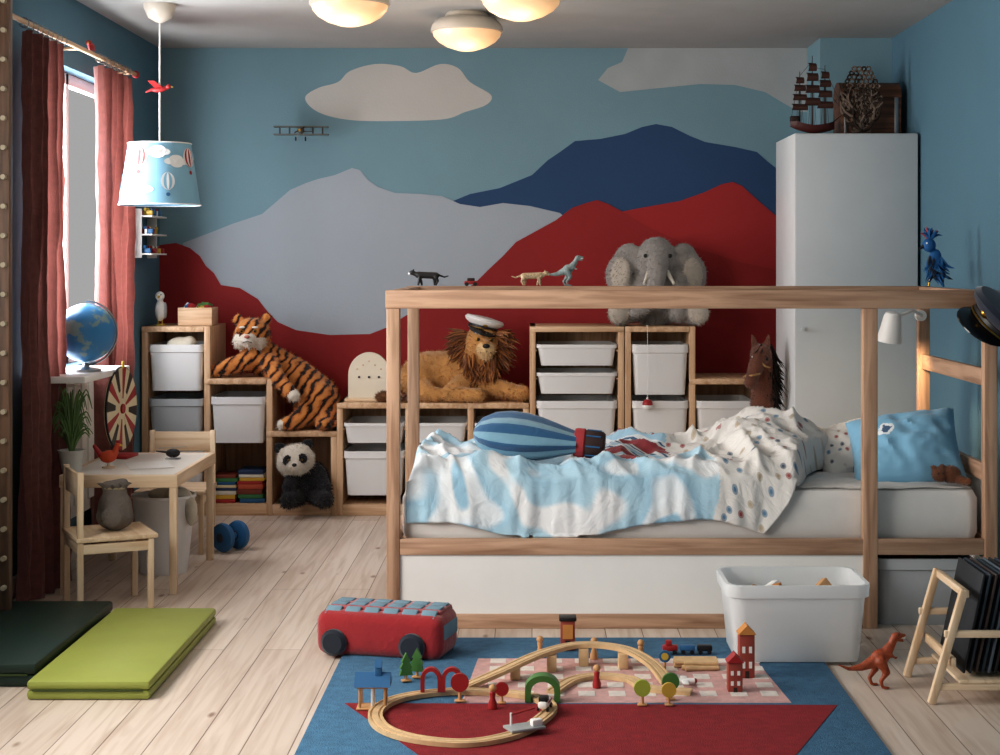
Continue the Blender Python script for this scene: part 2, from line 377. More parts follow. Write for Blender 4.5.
pr=[('c',(-.10,.02,.375),.085,(.10,.05,.24),.105,T),('c',(.10,.05,.24),.105,(.20,.04,.15),.115,T),
 ('e',(.215,.0,.13),(.11,.11,.115),(0,0,0),T),
 ('c',(-.10,-.04,.35),.05,(-.24,-.09,.31),.038,T),('e',(-.275,-.10,.30),(.042,.036,.032),(0,0,0),T),('e',(-.31,-.105,.292),(.018,.03,.022),(0,0,0),wfur),
 ('c',(-.02,-.06,.33),.05,(.04,-.14,.255),.038,T),('c',(.04,-.14,.255),.038,(.10,-.17,.20),.032,T),('e',(.12,-.178,.18),(.032,.032,.03),(0,0,0),wfur),
 ('c',(.20,-.06,.10),.065,(.12,-.13,.045),.04,T),('e',(.09,-.15,.038),(.045,.035,.036),(0,0,0),T),('e',(.055,-.16,.032),(.02,.026,.026),(0,0,0),wfur),
 ('c',(.27,.0,.1),.06,(.26,-.12,.045),.04,T),('e',(.27,-.145,.036),(.035,.045,.034),(0,0,0),T),
 ('e',(-.11,-.03,.475),(.092,.08,.084),(0,0,0),T),
 ('e',(-.165,-.06,.445),(.036,.042,.045),(0,0,0),wfur),('e',(-.07,-.06,.445),(.036,.042,.045),(0,0,0),wfur),
 ('e',(-.117,-.108,.452),(.040,.036,.030),(0,0,0),wfur),('e',(-.117,-.09,.478),(.02,.036,.02),(0,0,0),T),('e',(-.117,-.095,.422),(.025,.025,.015),(0,0,0),wfur),
 ('e',(-.185,-.01,.545),(.028,.016,.032),(0,0,0),T),('e',(-.045,-.01,.55),(.028,.016,.032),(0,0,0),T)]
b.blob(pr,.008,fur=9000,fl=.014,fr=.0015)
for x in(-.15,-.084): b.sph((x,-.105,.493),(.011,.008,.009),brass); b.sph((x,-.111,.493),.006,black); b.sph((x,-.100,.512),(.016,.008,.006),wfur)
b.sph((-.117,-.145,.467),(.014,.009,.009),mat('pink_nose','#b06a5c')); b.tube([(-.14,-.138,.437),(-.117,-.146,.445),(-.094,-.138,.437)],.002,black,seg=5)
b.tube(catmull([(.27,.08,.1),(.33,.05,.04),(.32,-.08,.03),(.24,-.19,.03)],5),.018,T)
b.done()

lionm=mat('lion_tan_plush','#bd8b52',.95,.15,scale=20,sheen=.4); mane=mat('lion_mane_brown','#734424',.95,.35,scale=30,sheen=.3); mane2=mat('lion_mane_light','#98602f',.95,.3,scale=30,sheen=.3); cream=mat('lion_cream_plush','#d8b98a',.95,.1,sheen=.3)
b=B('lion_plush_toy',(-.35,8.12,.561),sc=1.09); l=lionm
pr=[('c',(-.16,.03,.12),.105,(.05,.02,.13),.10,l),('e',(-.20,.0,.10),(.10,.10,.10),(0,0,0),l),
 ('e',(.06,.0,.17),(.09,.09,.11),(0,0,0),l),
 ('c',(.07,-.05,.08),.048,(.24,-.09,.045),.036,l),('e',(.27,-.10,.04),(.045,.036,.036),(0,0,0),l),
 ('c',(.0,-.08,.08),.048,(-.06,-.14,.04),.038,l),('c',(-.06,-.14,.04),.036,(.05,-.155,.035),.032,l),('e',(.075,-.155,.035),(.035,.032,.032),(0,0,0),l),
 ('c',(-.20,-.05,.07),.06,(-.16,-.13,.045),.04,l),('e',(-.12,-.14,.038),(.045,.03,.034),(0,0,0),l),
 ('e',(.09,-.03,.27),(.08,.085,.085),(0,0,0),l),('e',(.11,-.105,.24),(.044,.05,.036),(0,0,0),cream),('e',(.11,-.098,.268),(.022,.05,.022),(0,0,0),l),('e',(.11,-.095,.21),(.028,.03,.022),(0,0,0),cream)]
b.blob(pr,.009,fur=7000,fl=.014,fr=.0016)
hc=Vector((.085,.0,.26))
for i in range(1300):
    a=random.uniform(0,6.283); e=random.uniform(-.75,1.0)
    ra=random.uniform(.068,.10)
    d=Vector((math.cos(a),e*.7,math.sin(a)))
    c=hc+Vector((math.cos(a)*ra,-.055+.11*(e+.75)/1.75,math.sin(a)*ra))
    if d.z>.6 : continue
    b.tuft(c,d+Vector((0,-.1,-.45)),random.uniform(.05,.085),.0065,random.choice([mane,mane,mane2]))
for i in range(320):
    b.tuft((.085+random.uniform(-.07,.07),-.07+random.uniform(-.02,.06),.17+random.uniform(-.04,.05)),(random.uniform(-.4,.4),-.5,-1),.07,.007,random.choice([mane,mane2]))
for x in(.075,.137):
    b.sph((x,-.108,.285),(.011,.006,.010),brass); b.sph((x,-.111,.285),.007,black)
b.sph((.112,-.153,.258),(.017,.010,.011),black)
b.tube([(.085,-.138,.226),(.112,-.151,.236),(.138,-.138,.226)],.0022,black,seg=5)
b.tube(catmull([(-.27,.05,.08),(-.31,.0,.04),(-.28,-.12,.025)],5),.014,l); 
for i in range(40): b.tuft((-.28,-.12,.025),(random.uniform(-.5,1),-1,random.uniform(-.4,.4)),.05,.006,mane)
b.done()
pblack=mat('patent_black','#0d0e10',.2)
def cap(name,loc,rot,crown,s=1,vis=270,w=150):
    b=B(name,loc,rot=rot)
    b.lathe([(.07*s,0),(.073*s,.0),(.073*s,.022*s),(.095*s,.035*s),(.102*s,.048*s),(.092*s,.060*s),(.04*s,.066*s),(0,.066*s)],crown,seg=32)
    b.lathe([(.0741*s,.001*s),(.0748*s,.003*s),(.0748*s,.021*s),(.0735*s,.022*s)],black,seg=32)
    A=[R(vis-w/2+w*i/14) for i in range(15)]
    def pt(a,r,z): return (math.cos(a)*r*s,math.sin(a)*r*s,z*s)
    rs=[]
    for f,z in ((0,.005),(.5,-.006),(1,-.022),(1.0,-.025),(.5,-.009),(0,.001)):
        rs.append([pt(a,.0725+f*.042*max(0,math.cos((a-R(vis))*180/w)),z if f<.01 else .005+(z-.005)*max(0,math.cos((a-R(vis))*180/w))) for a in A])
    b.rings(rs,pblack,closed=True)
    b.tube([pt(a,.0775,.008) for a in A[1:-1]],.0022*s,brass,seg=6)
    b.sph(pt(R(vis),.077,.03),(.014*s,.010*s,.012*s),brass); b.done()
cap('captain_hat',(-.252,8.10,.561+.357),(R(2),R(14),R(10)),whitep)

elm=mat('elephant_grey_plush','#95908c',.97,.12,scale=20,sheen=.4); ell=mat('elephant_light_plush','#b3aa9f',.97,.08,sheen=.4)
b=B('elephant_plush_toy',(.63,8.13,.941)); g=elm
pr=[('e',(.0,.03,.16),(.165,.13,.17),(0,0,0),g),('e',(0,-.03,.325),(.105,.105,.115),(0,0,0),g),('e',(0,-.03,.385),(.08,.085,.06),(0,0,0),g),
 ('c',(0,-.11,.32),.058,(-.01,-.17,.24),.046,g),('c',(-.01,-.17,.24),.046,(-.03,-.18,.16),.036,g),('c',(-.03,-.18,.16),.036,(-.07,-.19,.09),.030,g),('c',(-.07,-.19,.09),.030,(-.12,-.20,.07),.026,g),
 ('e',(-.145,-.02,.335),(.075,.03,.085),(0,35,-25),g),('e',(-.19,-.03,.26),(.075,.028,.10),(0,8,-25),g),('e',(-.17,-.04,.19),(.045,.026,.05),(0,0,-20),g),
 ('e',(.145,-.02,.335),(.075,.03,.085),(0,-35,25),g),('e',(.19,-.03,.26),(.075,.028,.10),(0,-8,25),g),('e',(.17,-.04,.19),(.045,.026,.05),(0,0,20),g),
 ('c',(-.1,-.04,.10),.08,(-.19,-.13,.065),.06,g),('c',(.1,-.04,.10),.08,(.19,-.13,.065),.06,g),
 ('c',(.10,-.06,.22),.055,(.10,-.14,.07),.05,g),
 ('e',(-.2,-.17,.065),(.052,.026,.056),(0,0,0),ell),('e',(.2,-.17,.065),(.052,.026,.056),(0,0,0),ell),
 ('e',(-.185,-.056,.26),(.052,.012,.08),(0,8,-25),ell),('e',(.185,-.056,.26),(.052,.012,.08),(0,-8,25),ell)]
b.blob(pr,.010,fur=9000,fl=.012,fr=.0016)
for s in(-1,1):
    b.sph((s*.062,-.115,.35),.010,black); b.cyl((s*.045,-.13,.27),(s*.075,-.19,.21),.013,mat('tusk_white','#dad4c8',.8),r2=.006)
for k in range(3): b.tube([(-.04,-.152-.006*k,.29-.03*k),(0,-.175-.008*k,.283-.03*k),(.035,-.152-.006*k,.29-.03*k)],.002,black,seg=5)
b.done()

b=B('panda_plush_toy',(-1.13,7.955,.056),rz=8)
pr=[('e',(.03,.0,.115),(.09,.075,.10),(0,0,0),bfur),('e',(.0,-.03,.08),(.055,.055,.06),(0,0,0),bfur),
 ('e',(-.045,-.04,.225),(.092,.078,.078),(0,-12,0),wfur),('e',(-.05,-.11,.205),(.038,.03,.028),(0,0,0),wfur),
 ('e',(-.122,-.02,.285),(.028,.016,.028),(0,0,0),bfur),('e',(.015,-.02,.30),(.028,.016,.028),(0,0,0),bfur),
 ('e',(-.082,-.102,.232),(.022,.018,.026),(0,25,0),bfur),('e',(-.012,-.102,.24),(.022,.018,.026),(0,-25,0),bfur),
 ('c',(.07,-.03,.16),.036,(.10,-.09,.09),.034,bfur),('c',(-.05,-.03,.15),.036,(-.08,-.1,.10),.032,bfur),
 ('c',(-.03,-.05,.05),.045,(-.08,-.14,.042),.04,bfur),('c',(.06,-.05,.05),.045,(.10,-.14,.042),.04,bfur)]
b.blob(pr,.008,fur=7000,fl=.014,fr=.0015)
for x in(-.077,-.014): b.sph((x,-.121,.235),.006,brass); b.sph((x,-.125,.235),.004,black)
b.sph((-.05,-.14,.213),(.012,.007,.009),black); b.done()

hm=mat('horse_brown_plush','#6a4030',.9,.2,scale=20,sheen=.3); hdk=mat('horse_dark_mane','#1f1613',.9,.3)
b=B('hobby_horse',(1.065,7.60,0)); 
b.blob([('c',(.03,.03,.48),.06,(.035,.02,.64),.058,hm),('c',(.035,.02,.64),.058,(.03,-.0,.80),.048,hm),('e',(.02,-.01,.82),(.052,.062,.052),(0,0,0),hm),('c',(.01,-.04,.81),.043,(-.035,-.09,.71),.030,hm),('e',(-.04,-.10,.695),(.032,.034,.028),(0,0,0),hm),
 ('c',(-.005,0,.86),.018,(-.02,0,.915),.006,hm),('c',(.05,0,.86),.018,(.06,0,.915),.006,hm)],.007,fur=3500,fl=.008,fr=.0013)
for i in range(420):
    t=random.random(); b.tuft((.06+random.uniform(-.015,.015),.035+random.uniform(-.02,.02),.50+.37*t),(random.uniform(.1,.5),random.uniform(-.6,.3),-.8),.11,.005,hdk)
for i in range(40): b.tuft((.02,-.03,.87),(random.uniform(-.6,.2),-.8,-.8),.06,.004,hdk)
b.sph((-.025,-.058,.81),.010,black); b.sph((.04,-.065,.805),.010,black); b.sph((-.028,-.066,.813),.004,whitep)
strap=mat('tan_strap','#b08a5c')
b.tube([(-.068,-.07,.72),(-.035,-.125,.73),(.0,-.10,.735),(.01,-.05,.75),(-.03,-.03,.74)],.005,strap,seg=6,closed=True)
b.tube([(-.03,-.05,.77),(.0,-.08,.80),(.03,-.085,.77),(.06,-.03,.76),(.07,.02,.82),(.05,.04,.87)],.005,strap,seg=6)
b.cyl((.03,.02,0),(.03,.02,.5),.013,WOOD); b.done()

# ------------------------------------------------------------------ bed
wd=WOODD
bx0,bx1,by0,by1=-.50,1.60,5.495,6.475
wpan=mat('white_panel','#f2f1ee',.4,.02)
b=B('canopy_bed')
P=.045
for x in (bx0,bx1-P):
    for y in (by0,by1-P): b.b2(x,x+P,y,y+P,0,1.10,wd)
b.b2(1.138,1.138+.05,by0,by0+P,0,1.10,wd)
for y in (by0,by1-P): b.b2(bx0-.003,bx1+.003,y-.002,y+P+.002,1.10,1.163,wd)
for x in (bx0,bx1-P): b.b2(x,x+P,by0+P,by1-P,1.102,1.161,wd)
b.b2(bx0+P,bx1-P,by0+.002,by0+.03,.253,.308,wd); b.b2(bx0+P,bx1-P,by1-.03,by1-.002,.253,.308,wd)
b.b2(bx0+P,1.138,by0+.002,by0+.03,.0,.05,wd)
b.b2(bx0+P,1.138,by0+.010,by0+.022,.05,.253,wpan,bev=0)
b.b2(bx0+P,bx1-P,by1-.022,by1-.01,.05,.253,wpan,bev=0)
b.b2(1.138,1.150,by0+P,by1-P,.0,.253,wpan,bev=0)
for x in (bx1-P+.01,bx0+.01):
    for z in ((.83,.89),(.50,.56),(.253,.308)): 
        if x<0 and z[0]>.3: continue
        b.b2(x,x+.022,by0+P,by1-P,z[0],z[1],wd)
b.b2(bx1-P+.032,bx1-.002,by0+P,by1-P,.253,.53,wpan,bev=0)
b.b2(bx0+P,bx1-P,by0+.03,by1-.03,.275,.295,wd)
b.done()
sheet=mat('white_sheet','#dedcd9',.9,.04,bump=.2,bscale=20)
b=B('mattress'); 
nx,ny=90,45
t=bmesh.new(); x0,x1,y0,y1=bx0+P+.004,bx1-P-.004,by0+.048,by1-.05
def msh(x,y):
    return .475+.008*noise.noise(Vector((x*5,y*9,0)))+.008*noise.noise(Vector((x*14+y*8,y*14,3)))
b.loft([(.298,(x1-x0)/2-.01,(y1-y0)/2-.01,.03),(.32,(x1-x0)/2,(y1-y0)/2,.04),(.44,(x1-x0)/2,(y1-y0)/2,.04),(.465,(x1-x0)/2-.012,(y1-y0)/2-.012,.04),(.472,(x1-x0)/2-.03,(y1-y0)/2-.03,.04)],sheet,c=((x0+x1)/2,(y0+y1)/2,0))
v=[[t.verts.new((x0+.02+(x1-x0-.04)*i/nx,y0+.015+(y1-y0-.03)*j/ny,msh(x0+(x1-x0)*i/nx,y0+(y1-y0)*j/ny))) for j in range(ny+1)] for i in range(nx+1)]
for i in range(nx):
    for j in range(ny): t.faces.new((v[i][j],v[i+1][j],v[i+1][j+1],v[i][j+1]))
b.add(t,sheet); b.done()

def duvetmat(name,kind):
    m=bpy.data.materials.new(name); m.use_nodes=True
    N=m.node_tree.nodes; L=m.node_tree.links; p=N['Principled BSDF']; tc=N.new('ShaderNodeTexCoord')
    if kind==1:
        mp=N.new('ShaderNodeMapping'); mp.inputs['Scale'].default_value=(1.35,1,1); mp.inputs['Rotation'].default_value=(0,0,R(25)); L.new(tc.outputs['UV'],mp.inputs['Vector'])
        vo=N.new('ShaderNodeTexVoronoi'); vo.inputs['Scale'].default_value=14; vo.inputs['Randomness'].default_value=.75; vo.voronoi_dimensions='2D'
        L.new(mp.outputs[0],vo.inputs['Vector'])
        r=N.new('ShaderNodeValToRGB'); r.color_ramp.interpolation='CONSTANT'; e=r.color_ramp.elements
        e[0].position=0; e[0].color=(1,1,1,1); e[1].position=.09; e[1].color=(.7,.7,.7,1); k=e.new(.19); k.color=(0,0,0,1); L.new(vo.outputs['Distance'],r.inputs['Fac'])
        c=N.new('ShaderNodeValToRGB'); c.color_ramp.interpolation='CONSTANT'; e=c.color_ramp.elements
        e[0].position=0; e[0].color=lin('#9c4a4b'); e[1].position=.3; e[1].color=lin('#5f829e')
        k=e.new(.5); k.color=lin('#b3a48e'); k=e.new(.68); k.color=lin('#47596e'); k=e.new(.85); k.color=lin('#c9c5c0')
        sx=N.new('ShaderNodeSeparateXYZ'); L.new(vo.outputs['Color'],sx.inputs[0]); L.new(sx.outputs[0],c.inputs['Fac'])
        mx=N.new('ShaderNodeMix'); mx.data_type='RGBA'; mx.inputs[6].default_value=lin('#dedbd7'); L.new(r.outputs['Color'],mx.inputs[0]); L.new(c.outputs['Color'],mx.inputs[7]); L.new(mx.outputs[2],p.inputs['Base Color'])
    elif kind==0:
        n=N.new('ShaderNodeTexNoise'); n.inputs['Scale'].default_value=3.4; n.inputs['Detail'].default_value=1.2; n.inputs['Distortion'].default_value=.3; L.new(tc.outputs['UV'],n.inputs['Vector'])
        r=N.new('ShaderNodeValToRGB'); e=r.color_ramp.elements
        e[0].position=.40; e[0].color=lin('#e6e8ea'); e[1].position=.43; e[1].color=lin('#b0cfde')
        k=e.new(.53); k.color=lin('#a0c4d8'); k=e.new(.57); k.color=lin('#dbe4ea'); k=e.new(.66); k.color=lin('#e3e7ea'); k=e.new(.68); k.color=lin('#97bdd2')
        L.new(n.outputs['Fac'],r.inputs['Fac']); L.new(r.outputs['Color'],p.inputs['Base Color'])
    else:
        w=N.new('ShaderNodeTexWave'); w.bands_direction='DIAGONAL'; w.inputs['Scale'].default_value=3.0; w.inputs['Distortion'].default_value=1.8; w.inputs['Detail Scale'].default_value=1.5; L.new(tc.outputs['UV'],w.inputs['Vector'])
        r=N.new('ShaderNodeValToRGB'); r.color_ramp.interpolation='CONSTANT'; e=r.color_ramp.elements
        e[0].position=0; e[0].color=lin('#93363c'); e[1].position=.28; e[1].color=lin('#dcdcdc'); k=e.new(.50); k.color=lin('#3d6285'); k=e.new(.68); k.color=lin('#d8dde0'); k=e.new(.9); k.color=lin('#a0c4d8')
        L.new(w.outputs['Fac'],r.inputs['Fac']); L.new(r.outputs['Color'],p.inputs['Base Color'])
    p.inputs['Roughness'].default_value=.85; p.inputs['Sheen Weight'].default_value=.2
    n2=N.new('ShaderNodeTexNoise'); n2.inputs['Scale'].default_value=16; n2.inputs['Detail'].default_value=3; n2.inputs['Distortion'].default_value=1.5; L.new(tc.outputs['UV'],n2.inputs['Vector'])
    bp=N.new('ShaderNodeBump'); bp.inputs['Strength'].default_value=.3; bp.inputs['Distance'].default_value=.02; L.new(n2.outputs['Fac'],bp.inputs['Height']); L.new(bp.outputs['Normal'],p.inputs['Normal'])
    return m
dm1=duvetmat('duvet_sky_print',0); dm2=duvetmat('duvet_balloon_print',1); dm3=duvetmat('duvet_stripe_print',2)
def fold(x,y,s,a,seed):
    w=Vector((x*s,y*s*.55,seed)); wx=noise.noise(w*.8)*1.1
    n=noise.noise(Vector((x*s+wx+y*s*.5,y*s*.6-x*s*.2+wx,seed+5)))
    return (1-min(1,abs(n)*3.0)**.8)*a
b=B('duvet'); nx,ny=210,140
t=bmesh.new(); uvl=t.loops.layers.uv.new('UVMap'); V=[]; UV={}
for i in range(nx+1):
    row=[]
    for j in range(ny+1):
        u=i/nx; w=j/ny
        sdist=w*1.06
        right=.80+.50*w+.03*math.sin(w*9)
        x=-.435+(right+.435)*u
        hang=.165+.03*math.sin(x*7+1)+.025*noise.noise(Vector((x*4,0,2)))
        if sdist<hang:
            y=5.526+.02*(sdist/hang)**2; z=.50-(hang-sdist)
        else:
            y=5.546+(sdist-hang)*.955; z=.50+.03*min(1,(sdist-hang)/.08)
        top=min(1,max(0,(sdist-hang+.05)/.14))
        f=fold(x,y,2.8,.045,1)+fold(x*1.1,y,5.5,.024,9)+fold(y*.9,x*1.0,9,.012,4)+fold(y,x*.8,16,.005,14)
        dip=math.exp(-((x-.03)/.26)**4-((y-5.82)/.15)**4)
        z+=top*(f*(1-.8*dip)-.018*dip)
        y-= (1-top)*(.016*noise.noise(Vector((x*11,sdist*4,8)))+.008*noise.noise(Vector((x*26,sdist*6,18)))+.006)
        z+=.12*math.exp(-((x-.90)/.22)**2-((y-6.12)/.24)**2)+.03*math.exp(-((x-.45)/.25)**2-((y-6.2)/.2)**2)
        e=min(1,min(u,1-u)*1.6/.035); bk=min(1,(1-w)/.04)
        ed=min(e,bk); ed=1-(1-ed)**2
        zz=max(z,.49) if sdist>hang else z
        z=zz*ed+(1-ed)*( .486 if sdist>hang else z)
        y=min(y,6.42)
        if sdist<hang: z=max(z,.318)
        vv=t.verts.new((x,y,z)); UV[vv]=(x*1.0,sdist); row.append(vv)
    V.append(row)
i1=b.mi(dm1); i2=b.mi(dm2); i3=b.mi(dm3)
for i in range(nx):
    for j in range(ny):
        f=t.faces.new((V[i][j],V[i+1][j],V[i+1][j+1],V[i][j+1])); 
        x=V[i][j].co.x; w=j/ny; edge=.62-.14*w+.05*math.sin(w*9)
        f.material_index=i2 if x>edge else (i3 if (x>edge-.34+.08*math.sin(w*14) and w>.30+.05*math.sin(x*12)) else i1)
        for l in f.loops: l[uvl].uv=UV[l.vert]
b.add(t,None,keep=True); d=b.done(ang=180)
sm=d.modifiers.new('thick','SOLIDIFY'); sm.thickness=.010; sm.offset=-1

def cushion(b,w,h,th,m,M,seed=0,n=30):
    t=bmesh.new(); uv=t.loops.layers.uv.new('UVMap'); 
    for s in (-1,1):
        V=[]
        for i in range(n+1):
            r=[]
            for j in range(n+1):
                u=-1+2*i/n; v=-1+2*j/n
                k=(max(0,1-u*u)**.42)*(max(0,1-v*v)**.42)
                px=u*(1-.10*(1-abs(v)**2)*abs(u)*.6); py=v*(1-.10*(1-abs(u)**2)*abs(v)*.6)
                z=s*th*(k+.12*noise.noise(Vector((u*2.5,v*2.5,seed)))*k+.14*(1-abs(noise.noise(Vector((u*3+v,v*4,seed+3))))*3)*k)
                r.append(t.verts.new((px*w/2,py*h/2,z)))
            V.append(r)
        for i in range(n):
            for j in range(n):
                f=t.faces.new((V[i][j],V[i+1][j],V[i+1][j+1],V[i][j+1]) if s>0 else (V[i][j+1],V[i+1][j+1],V[i+1][j],V[i][j]))
                for l,(a,c) in zip(f.loops,((i,j),(i+1,j),(i+1,j+1),(i,j+1)) if s>0 else ((i,j+1),(i+1,j+1),(i+1,j),(i,j))): l[uv].uv=(a/n,c/n) if m is pbm_ else (a/n*w*1.3,c/n*h*1.3+seed)
    bmesh.ops.remove_doubles(t,verts=t.verts[:],dist=.0005)
    i=b.mi(m)
    for f in t.faces: f.material_index=i
    b.add(t,None,M=M,keep=True)
pbm_=bpy.data.materials.new('pillow_sky_blue'); pbm_.use_nodes=True
N=pbm_.node_tree.nodes; L=pbm_.node_tree.links; p=N['Principled BSDF']; tc=N.new('ShaderNodeTexCoord')
vd=N.new('ShaderNodeVectorMath'); vd.operation='DISTANCE'; vd.inputs[1].default_value=(.36,.62,0); L.new(tc.outputs['UV'],vd.inputs[0])
nn=N.new('ShaderNodeTexNoise'); nn.inputs['Scale'].default_value=12; L.new(tc.outputs['UV'],nn.inputs['Vector'])
ad=N.new('ShaderNodeMath'); ad.operation='MULTIPLY_ADD'; ad.inputs[1].default_value=.14; L.new(nn.outputs['Fac'],ad.inputs[0]); L.new(vd.outputs['Value'],ad.inputs[2])
r=N.new('ShaderNodeValToRGB'); r.color_ramp.interpolation='CONSTANT'; e=r.color_ramp.elements; e[0].position=0; e[0].color=lin('#3c5a7a'); e[1].position=.12; e[1].color=lin('#dfe5e8'); k=e.new(.155); k.color=lin('#7fb0cc')
L.new(ad.outputs[0],r.inputs['Fac']); L.new(r.outputs['Color'],p.inputs['Base Color']); p.inputs['Roughness'].default_value=.85; p.inputs['Sheen Weight'].default_value=.2
b=B('bed_pillow'); cushion(b,.38,.34,.075,dm2,Matrix.Translation((1.25,6.10,.545))@Euler((R(22),R(-12),R(8))).to_matrix().to_4x4(),3); b.done()
b=B('bed_pillow'); cushion(b,.40,.33,.085,pbm_,Matrix.Translation((1.36,5.84,.575))@Euler((R(44),R(-9),R(-12))).to_matrix().to_4x4(),5); b.done()
b=B('teddy_bear',(1.475,5.64,.478)); tb=mat('teddy_brown','#7a4d33',.95,.2,sheen=.4)
b.blob([('e',(0,0,.035),(.035,.03,.03),(0,0,0),tb),('e',(-.04,-.005,.035),.026,(0,0,0),tb),('e',(-.06,.0,.058),.009,(0,0,0),tb),('e',(-.03,.0,.062),.009,(0,0,0),tb),('c',(.02,-.02,.02),.014,(.05,-.04,.014),.012,tb)],.004,fur=1500,fl=.006,fr=.001); b.sph((-.05,-.028,.04),.003,black); b.sph((-.035,-.03,.04),.003,black); b.done()
# balloon cushion
b=B('hot_air_balloon_cushion',(.0,5.80,.622),rot=(R(5),R(5),R(-6)))
c1=mat('cushion_blue','#37648c',.9,.08,sheen=.3,bump=.3,bscale=60); c2=mat('cushion_light_blue','#7fa9be',.9,.08,sheen=.3,bump=.3,bscale=60); c3=mat('cushion_red','#a13a3e',.9); c4=mat('cushion_brown','#3a2a28',.9)
t=bmesh.new(); seg=64
pf=[(-.215,.002),(-.208,.035),(-.185,.072),(-.14,.102),(-.08,.115),(-.02,.112),(.03,.10),(.08,.082),(.12,.066),(.15,.055),(.165,.05)]
rr_=[]
for px,r in pf:
    rr_.append([t.verts.new((px,1.15*r*(1+.05*math.cos(8*q))*math.cos(q),.76*r*(1+.05*math.cos(8*q))*math.sin(q))) for q in [2*math.pi*k/seg for k in range(seg)]])
ids=[b.mi(c1),b.mi(c2)]
for i in range(len(pf)-1):
    for k in range(seg):
        f=t.faces.new((rr_[i][k],rr_[i][(k+1)%seg],rr_[i+1][(k+1)%seg],rr_[i+1][k])); f.material_index=ids[1] if (k//4)%2 else ids[0]
b.add(t,None,keep=True)
RY=Matrix.Rotation(R(90),4,'Y')
b.lathe([(.02,.15),(.050,.155),(.053,.165),(.053,.19),(.048,.195),(.0,.195)],c3,M=RY); b.lathe([(.0,.19),(.046,.192),(.05,.2),(.048,.255),(.04,.265),(0,.265)],c4,M=RY)
for k in range(8):
    q=k*math.pi/4; b.tube([(.198,.05*math.cos(q),.05*math.sin(q)),(.25,.05*math.cos(q),.05*math.sin(q))],.003,bluep,seg=5)
b.done()
# toys on far rail
def smallcat(name,loc,m,spots,s=1,tail=1,flip=1,rz=0):
    b=B(name,loc,rz=rz); f=flip
    b.blob([('c',(-.035*f*s,0,.042*s),.014*s,(.035*f*s,0,.045*s),.014*s,m),('c',(.035*f*s,0,.045*s),.011*s,(.055*f*s,0,.052*s),.009*s,m),('e',(.06*f*s,0,.054*s),(.013*s,.010*s,.010*s),(0,0,0),m),('e',(.071*f*s,0,.050*s),(.007*s,.006*s,.006*s),(0,0,0),spots),
     ('c',(.03*f*s,-.008*s,.035*s),.007*s,(.035*f*s,-.009*s,.006*s),.005*s,m),('c',(.03*f*s,.008*s,.035*s),.007*s,(.022*f*s,.009*s,.006*s),.005*s,m),
     ('c',(-.035*f*s,-.008*s,.035*s),.009*s,(-.044*f*s,-.009*s,.02*s),.005*s,m),('c',(-.044*f*s,-.009*s,.02*s),.005*s,(-.036*f*s,-.009*s,.006*s),.005*s,m),
     ('c',(-.03*f*s,.008*s,.035*s),.009*s,(-.03*f*s,.009*s,.006*s),.005*s,m),
     ('c',(-.045*f*s,0,.045*s),.005*s,(-.07*f*s,0,(.045+.03*tail)*s),.004*s,m),('c',(-.07*f*s,0,(.045+.03*tail)*s),.004*s,(-.085*f*s,0,(.05+.03*tail)*s),.003*s,m),
     ('e',(.055*f*s,-.007*s,.065*s),(.004*s,.003*s,.005*s),(0,0,0),m),('e',(.055*f*s,.007*s,.065*s),(.004*s,.003*s,.005*s),(0,0,0),m)],.0028*s,sm=2)
    b.sph((.064*f*s,-.008*s,.057*s),.0018*s,black,u=8,v=6); b.done()
smallcat('toy_cat_figurine',(-.423,6.452,1.163),mat('toy_black','#1d1d20',.5),whitep,1.0,-.3,-1)
smallcat('toy_leopard_figurine',(0,6.452,1.163),mat('toy_leopard','#b9a384',.5,.5,scale=160),mat('toy_cream','#d8c9ac'),.95,-.3,1)
b=B('toy_car',(-.246,6.452,1.163)); b.box((0,0,.014),(.055,.026,.014),red,bev=.004); b.box((.0,0,.026),(.03,.022,.013),c4,bev=.004)
for x in(-.017,.017):
    for y in(-.014,.014): b.cyl((x,y-.003,.008),(x,y+.003,.008),.008,black)
b.done()
